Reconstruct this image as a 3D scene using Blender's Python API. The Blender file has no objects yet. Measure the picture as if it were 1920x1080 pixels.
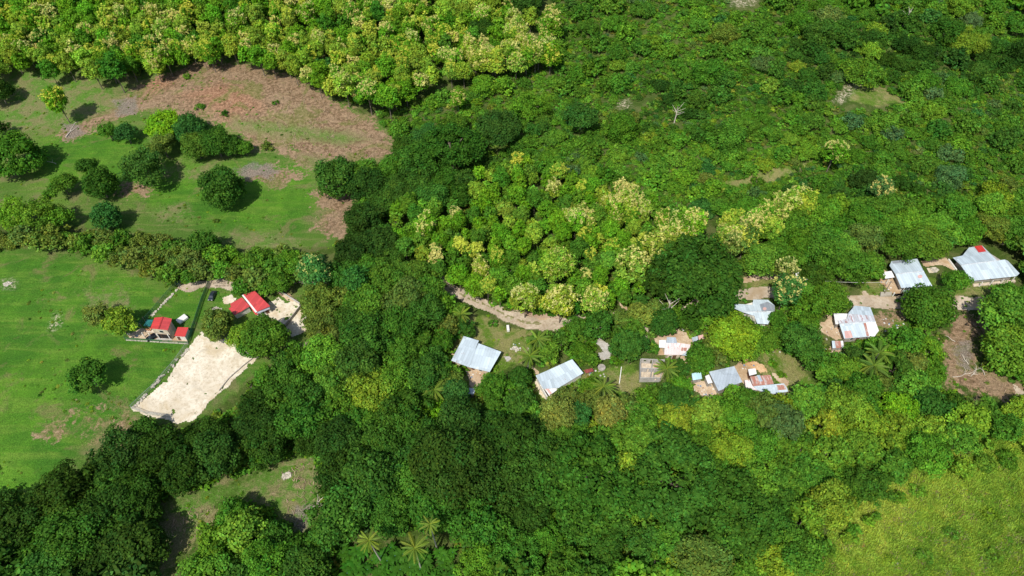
import bpy, math, random
import numpy as np
from mathutils import Vector

# ------------------------------------------------------------------ camera, sky, sun, exposure
S = bpy.context.scene
CAM_H, PITCH, FPX = 185.0, math.radians(50), 1280.0
cam = bpy.data.objects.new('camera', bpy.data.cameras.new('camera'))
S.collection.objects.link(cam); S.camera = cam
cam.location = (0, 0, CAM_H); cam.rotation_euler = (math.radians(90) - PITCH, 0, 0)
cam.data.sensor_width = 36; cam.data.lens = 36 * FPX / 1920; cam.data.clip_start = 1; cam.data.clip_end = 8000
SUN_FROM = Vector((-0.25, -0.535, 0.856)).normalized()
el = math.asin(SUN_FROM.z); az = math.atan2(SUN_FROM.x, SUN_FROM.y)
w = bpy.data.worlds.new('World'); S.world = w; w.use_nodes = True
sky = w.node_tree.nodes.new('ShaderNodeTexSky'); sky.sky_type = 'NISHITA'; sky.sun_disc = False
sky.sun_elevation = el; sky.sun_rotation = az; sky.air_density = 1.0; sky.dust_density = 1.2
bg = w.node_tree.nodes['Background']; bg.inputs['Strength'].default_value = 0.13
w.node_tree.links.new(sky.outputs[0], bg.inputs[0])
sl = bpy.data.lights.new('sun', 'SUN'); sl.energy = 4.7; sl.angle = math.radians(0.5); sl.color = (1.0, 0.96, 0.88)
sun = bpy.data.objects.new('sun', sl); S.collection.objects.link(sun)
sun.rotation_euler = SUN_FROM.to_track_quat('Z', 'Y').to_euler()
S.view_settings.view_transform = 'Standard'; S.view_settings.look = 'None'
S.view_settings.exposure = 0.0; S.view_settings.gamma = 1.0
S.cycles.max_bounces = 5; S.cycles.diffuse_bounces = 3; S.cycles.transmission_bounces = 2
S.cycles.transparent_max_bounces = 6

R = np.random.default_rng(7); random.seed(7)
COL = S.collection

# ------------------------------------------------------------------ terrain height
def fnoise(x, y, s, seed):
    x = np.asarray(x, float) / s; y = np.asarray(y, float) / s
    r = np.random.default_rng(seed); out = 0
    for k in range(5):
        a = r.uniform(0, 6.28); f = r.uniform(.6, 1.9); p = r.uniform(0, 6.28)
        out = out + np.sin((x * math.cos(a) + y * math.sin(a)) * f * 2.2 + p)
    return out / 2.6
def sstep(a, b, x):
    t = np.clip((x - a) / (b - a), 0, 1); return t * t * (3 - 2 * t)
def Hraw(x, y):
    x = np.asarray(x, float); y = np.asarray(y, float)
    h = 0.7 * fnoise(x, y, 55, 1)
    far = sstep(190, 330, y)
    h = h + far * (0.05 * (y - 190))
    sc = sstep(-10, 50, x) * sstep(175, 240, y)
    h = h + sc * (4.0 * fnoise(x, y, 62, 3) + 1.6 * fnoise(x, y, 25, 5) + 3)
    h = h + 5 * np.exp(-(((x + 115) / 45) ** 2 + ((y - 262) / 30) ** 2))
    fl = sstep(-95, -150, x) * sstep(170, 120, y)
    h = h + fl * 1.5 * fnoise(x, y, 40, 9)
    return h
GS = 1.25; GX0, GX1, GY0, GY1 = -330.0, 330.0, -40.0, 480.0
gx = np.arange(GX0, GX1 + .01, GS); gy = np.arange(GY0, GY1 + .01, GS)
GXX, GYY = np.meshgrid(gx, gy); GZ = Hraw(GXX, GYY)
def Hg(x, y):
    x = np.asarray(x, float); y = np.asarray(y, float)
    u = np.clip((x - GX0) / GS, 0, len(gx) - 1.001); v = np.clip((y - GY0) / GS, 0, len(gy) - 1.001)
    i = u.astype(int); j = v.astype(int); fu = u - i; fv = v - j
    return (GZ[j, i] * (1 - fu) * (1 - fv) + GZ[j, i + 1] * fu * (1 - fv) + GZ[j + 1, i] * (1 - fu) * fv + GZ[j + 1, i + 1] * fu * fv)
cP, sP = math.cos(PITCH), math.sin(PITCH)
def ray(px, py):
    a = (np.asarray(px, float) - 960) / FPX; b = (540 - np.asarray(py, float)) / FPX
    return a, b * sP + cP, b * cP - sP
def U(px, py, z=0.0, absz=None):                 # photo pixel -> world point z metres above the ground
    dx, dy, dz = ray(px, py)
    zz = np.zeros_like(dx) + (absz if absz is not None else z)
    t = (zz - CAM_H) / dz; x = dx * t; y = dy * t
    if absz is None:
        for _ in range(14):
            zz = 0.5 * zz + 0.5 * (Hg(x, y) + z); t = (zz - CAM_H) / dz; x = dx * t; y = dy * t
    return x, y, zz
def V3(px, py, z=0.0, absz=None):
    x, y, zz = U(px, py, z, absz); return Vector((float(x), float(y), float(zz)))
def PROJ(x, y, z):
    x = np.asarray(x, float); z = np.asarray(z, float) - CAM_H
    d = y * cP - z * sP; up = y * sP + z * cP
    return 960 + FPX * x / d, 540 - FPX * up / d, d
def sdist(poly, x, y):                            # signed distance to polygon, + inside
    x = np.asarray(x, float); y = np.asarray(y, float)
    d = np.full(x.shape, 1e9); ins = np.zeros(x.shape, bool); n = len(poly)
    for i in range(n):
        ax, ay = poly[i]; bx, by = poly[(i + 1) % n]
        ex, ey = bx - ax, by - ay; wx, wy = x - ax, y - ay
        t = np.clip((wx * ex + wy * ey) / (ex * ex + ey * ey + 1e-9), 0, 1)
        d = np.minimum(d, (wx - ex * t) ** 2 + (wy - ey * t) ** 2)
        c = ((ay > y) != (by > y)) & (x < (bx - ax) * (y - ay) / (by - ay + 1e-12) + ax)
        ins ^= c
    d = np.sqrt(d); return np.where(ins, d, -d)
def wpoly(pts, z=0.0):
    out = []
    for p in pts:
        x, y, _ = U(p[0], p[1], z); out.append((float(x), float(y)))
    return out

# ------------------------------------------------------------------ helpers: objects
def tag(o, label=None, cat=None, group=None, kind=None):
    if label: o['label'] = label
    if cat: o['category'] = cat
    if group: o['group'] = group
    if kind: o['kind'] = kind
    return o
def empty(name, loc, rz=0.0, sc=1.0):
    o = bpy.data.objects.new(name, None); COL.objects.link(o)
    o.location = loc; o.rotation_euler = (0, 0, rz); o.scale = (sc,) * 3 if not hasattr(sc, '__len__') else sc
    o.empty_display_size = .5
    return o
def link(name, me, parent=None, color=None):
    o = bpy.data.objects.new(name, me); COL.objects.link(o)
    if parent: o.parent = parent
    if color: o.color = (*color, 1)
    return o
def mesh_poly(name, verts, faces, mat, tint=None):
    me = bpy.data.meshes.new(name); me.from_pydata([tuple(v) for v in verts], [], faces); me.update()
    if mat: me.materials.append(mat)
    return me
def mesh_np(name, V, loops, sizes, mat, tint=None):
    me = bpy.data.meshes.new(name); V = np.asarray(V, np.float32)
    me.vertices.add(len(V)); me.vertices.foreach_set('co', V.ravel())
    me.loops.add(len(loops)); me.loops.foreach_set('vertex_index', np.asarray(loops, np.int32))
    st = np.concatenate([[0], np.cumsum(sizes)[:-1]]).astype(np.int32)
    me.polygons.add(len(sizes)); me.polygons.foreach_set('loop_start', st)
    try: me.polygons.foreach_set('loop_total', np.asarray(sizes, np.int32))
    except Exception: pass
    if tint is not None:
        a = me.attributes.new('tint', 'FLOAT_COLOR', 'FACE')
        c = np.ones((len(sizes), 4), np.float32); c[:, :3] = tint; a.data.foreach_set('color', c.ravel())
    me.materials.append(mat); me.update(calc_edges=True); return me
class MB:                                          # collects solids into one mesh
    def __init__(s): s.v = []; s.f = []
    def quad(s, a, b, c, d):
        n = len(s.v); s.v += [tuple(a), tuple(b), tuple(c), tuple(d)]; s.f.append((n, n + 1, n + 2, n + 3))
    def prism(s, top, dz):                         # polygon (counter-clockwise) with thickness dz downwards
        n = len(s.v); k = len(top)
        s.v += [tuple(p) for p in top] + [(p[0], p[1], p[2] - dz) for p in top]
        s.f.append(tuple(range(n, n + k))); s.f.append(tuple(range(n + 2 * k - 1, n + k - 1, -1)))
        for i in range(k):
            j = (i + 1) % k; s.f.append((n + i, n + k + i, n + k + j, n + j))
    def box(s, c, size, rz=0.0, ax=None):
        hx, hy, hz = size[0] / 2, size[1] / 2, size[2] / 2; cs, sn = math.cos(rz), math.sin(rz)
        P = []
        for dz in (-hz, hz):
            for dx, dy in ((-hx, -hy), (hx, -hy), (hx, hy), (-hx, hy)):
                P.append((c[0] + dx * cs - dy * sn, c[1] + dx * sn + dy * cs, c[2] + dz))
        n = len(s.v); s.v += P
        s.f += [tuple(n + q for q in f) for f in ((3, 2, 1, 0), (4, 5, 6, 7), (0, 1, 5, 4), (1, 2, 6, 5), (2, 3, 7, 6), (3, 0, 4, 7))]
    def tube(s, pts, rad, sides=7):
        rings = []
        for i, p in enumerate(pts):
            p = Vector(p); d = (Vector(pts[min(i + 1, len(pts) - 1)]) - Vector(pts[max(i - 1, 0)])).normalized()
            a = d.orthogonal().normalized(); b = d.cross(a); r = rad[i]; n = len(s.v); rings.append(n)
            for k in range(sides):
                t = 2 * math.pi * k / sides; s.v.append(tuple(p + a * (r * math.cos(t)) + b * (r * math.sin(t))))
        for i in range(len(rings) - 1):
            for k in range(sides):
                k2 = (k + 1) % sides; s.f.append((rings[i] + k, rings[i] + k2, rings[i + 1] + k2, rings[i + 1] + k))
        s.f.append(tuple(rings[0] + k for k in reversed(range(sides)))); s.f.append(tuple(rings[-1] + k for k in range(sides)))
    def mesh(s, name, mat, off=(0, 0, 0)):
        return mesh_poly(name, [(v[0] - off[0], v[1] - off[1], v[2] - off[2]) for v in s.v], s.f, mat)
    def add(s, name, mat, parent=None, off=None):
        if off is None: off = parent.location if parent else (0, 0, 0)
        return link(name, s.mesh(name, mat, off), parent)

# ------------------------------------------------------------------ helpers: materials
def newmat(name):
    m = bpy.data.materials.new(name); m.use_nodes = True; nt = m.node_tree
    return m, nt, nt.nodes['Principled BSDF']
def N(nt, t, **kw):
    n = nt.nodes.new(t)
    for k, v in kw.items():
        if k in n.inputs: n.inputs[k].default_value = v
        else: setattr(n, k, v)
    return n
def noise(nt, vec, scale, detail=4, rough=.6, dist=0.0):
    n = N(nt, 'ShaderNodeTexNoise', Scale=scale, Detail=detail, Roughness=rough, Distortion=dist)
    if vec: nt.links.new(vec, n.inputs['Vector'])
    return n.outputs['Fac']
def ramp(nt, fac, a, b):
    n = N(nt, 'ShaderNodeMapRange'); n.interpolation_type = 'SMOOTHSTEP'
    n.inputs[1].default_value = a; n.inputs[2].default_value = b; nt.links.new(fac, n.inputs[0]); return n.outputs[0]
def mth(nt, op, a, b=None):
    n = N(nt, 'ShaderNodeMath', operation=op)
    for i, q in enumerate((a, b)):
        if q is None: continue
        if hasattr(q, 'is_linked') or hasattr(q, 'links'): nt.links.new(q, n.inputs[i])
        else: n.inputs[i].default_value = q
    return n.outputs[0]
def mix(nt, fac, a, b, mode='MIX'):
    n = N(nt, 'ShaderNodeMix', data_type='RGBA', blend_type=mode)
    for i, q in ((0, fac), (6, a), (7, b)):
        if hasattr(q, 'links'): nt.links.new(q, n.inputs[i])
        elif i == 0: n.inputs[0].default_value = q
        else: n.inputs[i].default_value = (*q, 1)
    return n.outputs[2]
def plain(name, col, rough=.8, var=.15, scale=1.5, metal=0.0, spec=.3, col2=None):
    m, nt, b = newmat(name)
    tc = N(nt, 'ShaderNodeTexCoord').outputs['Object']
    f = noise(nt, tc, scale, 6, .65)
    c2 = col2 or tuple(c * (1 - 2.2 * var) for c in col)
    c1 = tuple(min(1, c * (1 + var)) for c in col)
    nt.links.new(mix(nt, ramp(nt, f, .3, .7), c2, c1), b.inputs['Base Color'])
    b.inputs['Roughness'].default_value = rough; b.inputs['Metallic'].default_value = metal
    b.inputs['Specular IOR Level'].default_value = spec
    return m
def leafmat(name, rough=.6, trans=.3):
    m, nt, b = newmat(name)
    oi = N(nt, 'ShaderNodeObjectInfo'); at = N(nt, 'ShaderNodeAttribute', attribute_name='tint')
    c = mix(nt, 1.0, oi.outputs['Color'], at.outputs['Color'], 'MULTIPLY')
    nt.links.new(c, b.inputs['Base Color']); b.inputs['Roughness'].default_value = rough
    b.inputs['Specular IOR Level'].default_value = .05
    tr = N(nt, 'ShaderNodeBsdfTranslucent'); hs = N(nt, 'ShaderNodeHueSaturation', Saturation=1.1, Value=1.25)
    nt.links.new(c, hs.inputs['Color']); nt.links.new(hs.outputs[0], tr.inputs['Color'])
    ms = N(nt, 'ShaderNodeMixShader', Fac=trans); nt.links.new(b.outputs[0], ms.inputs[1]); nt.links.new(tr.outputs[0], ms.inputs[2])
    nt.links.new(ms.outputs[0], nt.nodes['Material Output'].inputs['Surface'])
    return m
M_LEAF = leafmat('foliage')
M_BARK = plain('bark', (.22, .18, .14), .9, .25, 3)
M_PALEBARK = plain('pale_bark', (.42, .38, .32), .9, .2, 3)

# ------------------------------------------------------------------ ground masks (soil and grass colours by place)
FOREST = [
 [(-60,-260),(1980,-260),(1980,800),(1700,870),(1450,1110),(330,1110),(300,1060),(-60,1110),(-60,1000),(60,950),(150,880),(240,800),(370,790),(430,745),(480,700),(560,655),(575,600),(560,560),(640,505),(630,450),(660,400),(670,350),(745,290),(720,235),(640,195),(560,150),(480,122),(400,108),(270,125),(150,135),(60,115),(-60,130)],
 [(-60,415),(150,425),(350,455),(520,470),(650,460),(650,520),(540,520),(400,530),(330,535),(200,490),(100,465),(-60,465)],
]
BROWN = [
 [(535,870),(590,865),(600,900),(595,960),(560,1000),(530,985),(500,960),(540,920)],[(400,935),(420,960),(360,1010),(320,1060),(300,1040),(320,960)],
 [(250,165),(330,130),(400,112),(480,122),(560,148),(640,195),(700,225),(730,255),(742,290),(690,305),(640,312),(600,300),(540,285),(470,275),(440,240),(400,225),(330,225),(290,205),(255,190)],
 [(600,350),(670,362),(665,405),(640,440),(610,445),(590,425),(605,395),(585,365)],
 [(500,270),(600,285),(680,300),(600,320),(560,310)],
 [(1770,600),(1850,575),(1855,620),(1835,650),(1845,700),(1890,705),(1925,735),(1900,755),(1850,745),(1770,732),(1765,650)],
 [(150,225),(240,180),(290,175),(300,200),(250,215),(180,240),(130,265),(100,255)],
 [(240,770),(255,790),(240,830),(200,850),(180,840),(215,805),(225,780)],
 [(80,810),(120,790),(150,795),(110,825)],[(140,780),(190,775),(210,790),(160,800)],
 [(460,320),(520,310),(560,330),(520,350),(470,340)],[(225,345),(270,340),(285,360),(235,370)],
 [(1640,600),(1695,575),(1700,600),(1650,612)],
]
DRY = [[(160,550),(220,540),(250,580),(200,590)],[(415,440),(500,435),(560,455),(500,468),(440,460)],[(280,390),(340,380),(360,410),(300,415)],
 [(535,845),(600,850),(620,900),(610,960),(570,1020),(520,995),(480,950),(430,940),(400,965),(360,1015),(330,1060),(290,1100),(295,1000),(310,930),(400,900),(440,900),(500,870)],
 [(440,222),(540,232),(650,245),(690,262),(640,275),(560,262),(480,250),(430,240)],[(60,130),(200,150),(240,200),(120,230),(0,260),(-60,250),(-60,140)],[(560,290),(640,300),(680,335),(600,330)],[(290,300),(420,310),(440,330),(300,335)]]
GREY = [[(435,315),(475,300),(530,315),(520,335),(460,335)],[(118,232),(150,225),(160,250),(125,265)],[(215,190),(255,180),(260,215),(220,220)],[(545,960),(590,930),(600,960),(560,1010)],[(1790,640),(1830,630),(1825,700),(1800,690)]]
RED = [[(330,180),(420,150),(470,165),(500,205),(430,225),(380,200)],[(260,150),(330,140),(330,160),(280,180)]]
PALE = [[(1560,190),(1600,145),(1615,160),(1580,195)],[(1155,190),(1175,185),(1185,200),(1160,205)],
 [(5,525),(25,525),(25,540),(5,540)],[(90,620),(100,590),(115,592),(112,610)],[(1370,0),(1425,-8),(1410,10),(1370,12)]]
LUSH = [[(70,260),(230,230),(320,300),(560,300),(600,360),(560,440),(380,430),(260,380),(60,330)],
 [(-60,470),(150,480),(320,540),(370,560),(350,640),(300,720),(240,770),(150,850),(40,960),(-60,1000)],
 [(280,560),(330,545),(390,535),(385,600),(345,620),(280,600)],[(400,560),(430,545),(450,555),(400,610)],[(430,740),(480,690),(540,690),(470,740),(400,780)]]
SHORT = [[(870,590),(905,590),(950,615),(1000,620),(1010,660),(940,700),(920,760),(1000,730),(1040,700),(1120,690),(1195,680),(1200,740),(1130,740),(1050,770),(880,790),(840,640)],
 [(1390,520),(1470,515),(1480,540),(1400,545)],[(1600,520),(1660,520),(1800,520),(1900,540),(1820,555),(1620,560)],[(1420,640),(1480,660),(1540,730),(1480,740),(1430,700)],
 [(1630,600),(1700,590),(1700,640),(1640,640)],[(1310,340),(1480,300),(1560,300),(1500,340),(1330,365)],[(1600,155),(1660,165),(1700,190),(1640,200),(1590,190)]]
TALL = [[(1680,870),(1780,840),(1960,745),(1960,1110),(1440,1110),(1560,1010),(1640,930)]]
flat = (GXX.ravel(), GYY.ravel())
def field(polys, soft):
    out = np.full(flat[0].shape, -99.0)
    for p in polys:
        wp = wpoly(p); xs = [q[0] for q in wp]; ys = [q[1] for q in wp]
        sel = (flat[0] > min(xs) - 15) & (flat[0] < max(xs) + 15) & (flat[1] > min(ys) - 15) & (flat[1] < max(ys) + 15)
        out[sel] = np.maximum(out[sel], sdist(wp, flat[0][sel], flat[1][sel]))
    return np.clip(out / soft, -1, 1) * .5 + .5
masks = dict(forest=field(FOREST, 6), brown=field(BROWN, 7), grey=field(GREY, 4), red=field(RED, 12),
             pale=field(PALE, 3), lush=field(LUSH, 10), lawn=field(SHORT, 4), dry=field(DRY, 9), tall=field(TALL, 8))
ny, nx = GXX.shape
idx = np.arange(nx * ny).reshape(ny, nx)
quads = np.stack([idx[:-1, :-1], idx[:-1, 1:], idx[1:, 1:], idx[1:, :-1]], -1).reshape(-1, 4)
V = np.stack([GXX.ravel(), GYY.ravel(), GZ.ravel()], -1)

def ground_mat():
    m, nt, b = newmat('ground_cover'); L = nt.links
    g = N(nt, 'ShaderNodeNewGeometry').outputs['Position']
    def A(n): return N(nt, 'ShaderNodeAttribute', attribute_name=n).outputs['Fac']
    n1 = noise(nt, g, .03, 5, .6, .6); n2 = noise(nt, g, .16, 6, .65, .4); n3 = noise(nt, g, .8, 6, .7); n4 = noise(nt, g, 3.5, 4, .7)
    mp = N(nt, 'ShaderNodeMapping'); mp.inputs['Scale'].default_value = (.05, .35, .2); mp.inputs['Rotation'].default_value = (0, 0, .75)
    L.new(g, mp.inputs[0]); streak = noise(nt, mp.outputs[0], 1.0, 5, .6, .8)
    br = mth(nt, 'ADD', mth(nt, 'MULTIPLY', mth(nt, 'ADD', n2, mth(nt, 'MULTIPLY', n3, .8)), .55), -.5)   # break-up about 0
    def msk(name, amp=1.6, lo=.42, hi=.58):
        return ramp(nt, mth(nt, 'ADD', A(name), mth(nt, 'MULTIPLY', br, amp)), lo, hi)
    # base pasture
    n5 = noise(nt, g, .07, 7, .68, 1.2)
    c = mix(nt, ramp(nt, n1, .35, .65), (.075, .15, .024), (.11, .20, .030))
    c = mix(nt, ramp(nt, streak, .45, .7), c, (.155, .185, .055))
    c = mix(nt, mth(nt, 'MULTIPLY', ramp(nt, n5, .50, .62), .6), c, (.20, .165, .085))
    lush = mix(nt, ramp(nt, n1, .4, .62), (.054, .16, .016), (.092, .225, .019))
    lush = mix(nt, mth(nt, 'MULTIPLY', ramp(nt, streak, .42, .7), .7), lush, (.15, .25, .035))
    lush = mix(nt, mth(nt, 'MULTIPLY', ramp(nt, n2, .40, .60), .45), lush, (.045, .125, .016))
    lush = mix(nt, mth(nt, 'MULTIPLY', ramp(nt, n5, .54, .66), .65), lush, (.19, .165, .07))
    c = mix(nt, msk('lush', 1.0, .3, .7), c, lush)
    fo = mix(nt, ramp(nt, n2, .4, .6), (.055, .095, .016), (.11, .13, .04))
    c = mix(nt, msk('forest', .8), c, fo)
    lawn = mix(nt, ramp(nt, n2, .42, .6), (.10, .175, .022), (.23, .22, .08))
    lawn = mix(nt, mth(nt, 'MULTIPLY', ramp(nt, n3, .55, .68), .6), lawn, (.34, .28, .17))
    c = mix(nt, msk('lawn', 1.0), c, lawn)
    tall = mix(nt, ramp(nt, n2, .35, .65), (.16, .26, .026), (.27, .36, .05))
    c = mix(nt, msk('tall', 1.0), c, tall)
    bro = mix(nt, ramp(nt, n3, .38, .62), (.14, .092, .05), (.35, .235, .145))
    bro = mix(nt, mth(nt, 'MULTIPLY', ramp(nt, n2, .42, .62), .5), bro, (.33, .24, .15)); bro = mix(nt, mth(nt, 'MULTIPLY', msk('red', 1.6, .3, .8), .6), bro, mix(nt, ramp(nt, n3, .4, .62), (.23, .10, .055), (.42, .22, .13)))
    bro = mix(nt, mth(nt, 'MULTIPLY', ramp(nt, n5, .50, .58), .7), bro, mix(nt, ramp(nt, n3, .4, .6), (.12, .14, .03), (.20, .19, .07)))
    c = mix(nt, msk('brown', 2.6, .38, .60), c, bro)
    dry = mix(nt, ramp(nt, n2, .42, .6), (.09, .20, .026), (.20, .19, .08)); dry = mix(nt, mth(nt, 'MULTIPLY', ramp(nt, n3, .52, .68), .55), dry, (.30, .24, .14))
    c = mix(nt, mth(nt, 'MULTIPLY', msk('dry', 1.6, .35, .7), .85), c, dry)
    c = mix(nt, mth(nt, 'MULTIPLY', msk('grey', 2.6, .40, .75), .75), c, mix(nt, ramp(nt, n4, .4, .6), (.13, .115, .10), (.28, .24, .20)))
    pl = mth(nt, 'MULTIPLY', msk('pale', 1.5, .2, .8), ramp(nt, mth(nt, 'ADD', mth(nt, 'MULTIPLY', n3, .6), mth(nt, 'MULTIPLY', n4, .4)), .47, .60))
    c = mix(nt, pl, c, mix(nt, ramp(nt, n4, .35, .6), (.34, .28, .17), (.58, .50, .36)))
    c = mix(nt, 1.0, c, mix(nt, ramp(nt, n4, .3, .72), (.55, .55, .55), (1.42, 1.42, 1.42)), 'MULTIPLY')
    L.new(c, b.inputs['Base Color']); b.inputs['Roughness'].default_value = .95; b.inputs['Specular IOR Level'].default_value = .05
    bp = N(nt, 'ShaderNodeBump', Strength=.9, Distance=.35); L.new(mth(nt, 'ADD', n3, mth(nt, 'MULTIPLY', n4, .6)), bp.inputs['Height']); L.new(bp.outputs[0], b.inputs['Normal'])
    return m
M_GROUND = ground_mat()
# outer skirt so that the ground reaches the horizon
ring = []; B = [(GX0, GY0), (GX1, GY0), (GX1, GY1), (GX0, GY1)]
def edge_idx():
    e = list(idx[0, :]) + list(idx[1:, -1]) + list(idx[-1, -2::-1]) + list(idx[-2:0:-1, 0]); return e
E = edge_idx(); n0 = len(V); outer = []
for i in E:
    x, y, z = V[i]; dx, dy = x, y - 200; s_ = 6000 / max(1, math.hypot(dx, dy)); outer.append((dx * s_, 200 + dy * s_, 25))
V = np.vstack([V, np.array(outer)]); k = len(E)
sk = np.array([[E[i], n0 + i, n0 + (i + 1) % k, E[(i + 1) % k]] for i in range(k)])
allq = np.vstack([quads, sk])
me = mesh_np('ground', V, allq.ravel(), np.full(len(allq), 4), M_GROUND)
for kname, arr in masks.items():
    a = me.attributes.new(kname, 'FLOAT', 'POINT'); full = np.zeros(len(V), np.float32); full[:len(arr)] = arr
    if kname == 'forest': full[len(arr):] = 1
    a.data.foreach_set('value', full)
me.polygons.foreach_set('use_smooth', np.ones(len(allq), bool))
tag(link('ground', me), 'rolling green and brown ground under the whole scene', kind='structure')

# ------------------------------------------------------------------ draped sheets: road, lots, yards
def sheet(name, wps, mat, cell=.45, lift=.07, ragged=.9, hole=None, wid=None, seed=0):
    if wid is not None:                                            # wps = centreline
        xs = [p[0] for p in wps]; ys = [p[1] for p in wps]; pad = max(wid) + 2
    else:
        xs = [p[0] for p in wps]; ys = [p[1] for p in wps]; pad = 2
    X, Y = np.meshgrid(np.arange(min(xs) - pad, max(xs) + pad, cell), np.arange(min(ys) - pad, max(ys) + pad, cell))
    if wid is not None:
        sd = np.full(X.shape, -99.0)
        for i in range(len(wps) - 1):
            ax, ay = wps[i]; bx, by = wps[i + 1]; ex, ey = bx - ax, by - ay
            t = np.clip(((X - ax) * ex + (Y - ay) * ey) / (ex * ex + ey * ey), 0, 1)
            d = np.hypot(X - ax - ex * t, Y - ay - ey * t); sd = np.maximum(sd, (wid[i] * (1 - t) + wid[i + 1] * t) / 2 - d)
    else: sd = sdist(wps, X, Y)
    sd = sd + ragged * .5 * (fnoise(X, Y, 4.5, 40 + seed) + .6 * fnoise(X, Y, 1.6, 50 + seed))
    ok = sd > 0
    if hole: ok &= ~((fnoise(X, Y, hole[0], 60 + seed) + .7 * fnoise(X, Y, hole[0] * .35, 61 + seed)) > hole[1] + .12 * np.clip(sd, 0, hole[2] if len(hole) > 2 else 0))
    J, I = np.nonzero(ok[:-1, :-1]); h, wv = X.shape; vid = np.arange(h * wv).reshape(h, wv)
    q = np.stack([vid[J, I], vid[J, I + 1], vid[J + 1, I + 1], vid[J + 1, I]], -1)
    used, inv = np.unique(q.ravel(), return_inverse=True)
    x = X.ravel()[used]; y = Y.ravel()[used]
    me = mesh_np(name, np.stack([x, y, Hg(x, y) + lift], -1), inv, np.full(len(q), 4), mat)
    o = link(name, me); return tag(o, kind='structure')
def dirtmat(name, a, b_, speck=(.2, .16, .1), sc=1.0):
    m, nt, b = newmat(name); g = N(nt, 'ShaderNodeNewGeometry').outputs['Position']
    n1 = noise(nt, g, .12 * sc, 6, .65, .5); n2 = noise(nt, g, .9 * sc, 6, .7); n3 = noise(nt, g, 1.7, 4, .65); n4 = noise(nt, g, .3, 5, .7, .8)
    c = mix(nt, ramp(nt, n1, .38, .62), a, b_); c = mix(nt, mth(nt, 'MULTIPLY', ramp(nt, n2, .45, .65), .6), c, tuple(q * k for q, k in zip(a, (.74, .68, .6))))
    c = mix(nt, mth(nt, 'MULTIPLY', ramp(nt, n4, .52, .68), .45), c, tuple(q * .62 for q in a))
    c = mix(nt, mth(nt, 'MULTIPLY', ramp(nt, n3, .60, .68), .8), c, speck)
    n6 = noise(nt, g, .075, 3, .5, 1.5); c = mix(nt, mth(nt, 'MULTIPLY', ramp(nt, n6, .50, .66), .5), c, tuple(q * k for q, k in zip(a, (.80, .70, .52))))
    nt.links.new(c, b.inputs['Base Color']); b.inputs['Roughness'].default_value = .95; b.inputs['Specular IOR Level'].default_value = .1
    bp = N(nt, 'ShaderNodeBump', Strength=.6, Distance=.15); nt.links.new(n2, bp.inputs['Height']); nt.links.new(bp.outputs[0], b.inputs['Normal'])
    return m
M_SAND = dirtmat('white_marl', (.62, .54, .41), (.75, .68, .55), (.33, .28, .18))
M_ROAD = dirtmat('dirt_road', (.42, .34, .25), (.56, .47, .36), (.30, .24, .16))
M_YARD = dirtmat('bare_yard_earth', (.46, .33, .21), (.60, .47, .33), (.30, .22, .14))
M_ORANGE = dirtmat('orange_clay', (.55, .33, .16), (.68, .47, .27), (.4, .25, .14))
M_CONC = dirtmat('concrete', (.42, .40, .36), (.55, .53, .49), (.3, .28, .25))
M_VERGE = dirtmat('track_middle_grass', (.17, .18, .06), (.30, .26, .15), (.12, .15, .03))
LOT1 = [(378,622),(384,634),(396,642),(430,634),(455,650),(484,670),(474,682),(446,706),(415,733),(388,760),(364,788),(330,792),(300,788),(262,779),(246,766),(285,737),(325,693),(350,655),(366,632)]
sheet('sand_lot', wpoly(LOT1), M_SAND, .36, .09, .8, (4.0, 1.25, 4), seed=1)
LOT2 = [(503,566),(520,562),(536,568),(552,564),(566,574),(577,590),(566,606),(571,618),(558,630),(541,633),(531,614),(517,602),(498,594),(500,580)]
sheet('sand_lot', wpoly(LOT2), M_SAND, .38, .09, 1.2, (5.0, 1.45, 3), seed=2)
for i, (p, mt_) in enumerate([
  ([(417,560),(432,553),(442,560),(436,572),(420,572)], M_SAND), ([(394,580),(404,575),(414,580),(408,588),(396,588)], M_CONC),
  ([(332,532),(392,527),(388,536),(362,548),(346,548),(334,541)], M_ROAD), ([(396,530),(420,530),(452,545),(452,553),(430,545),(405,538)], M_ROAD),
  ([(550,645),(575,642),(577,656),(553,658)], M_ROAD), ([(236,628),(262,618),(325,634),(352,636),(350,643),(240,636)], M_YARD),
  ([(516,541),(540,552),(566,572),(560,580),(532,560),(514,548)], M_YARD)]):
    sheet('bare_ground', wpoly(p), mt_, .4, .08, .8, (4.0, 1.9), seed=3 + i)
ROAD1 = [(395,533),(470,527),(560,523),(660,522),(760,512),(815,512),(838,540),(873,558),(913,574),(950,592),(987,606),(1040,608),(1110,600),(1200,590),(1290,574),(1380,556),(1440,549),(1520,560),(1610,566),(1700,568),(1780,568),(1850,572),(1925,592),(2000,620)]
rw = wpoly(ROAD1); wd = [4, 4, 4.2, 4, 4, 4, 4.4, 4.4, 4.4, 5.0, 5.6, 6.0, 5, 4.6, 4.6, 5, 5.2, 5, 5.4, 6, 6, 6.5, 5, 5]
sheet('dirt_road', rw, M_ROAD, .42, .08, .55, None, wid=wd, seed=11)
sheet('road_grass_strip', rw[5:12], M_VERGE, .3, .10, .5, (3.0, .5), wid=[.7] * 7, seed=12)
sheet('road_bank', wpoly([(955,580),(985,592),(1010,598),(1052,600),(1050,592),(1030,588),(1000,590),(975,580)]), dirtmat('bank_earth', (.42,.30,.22), (.52,.40,.31)), .4, .1, .6, seed=13)
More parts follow.
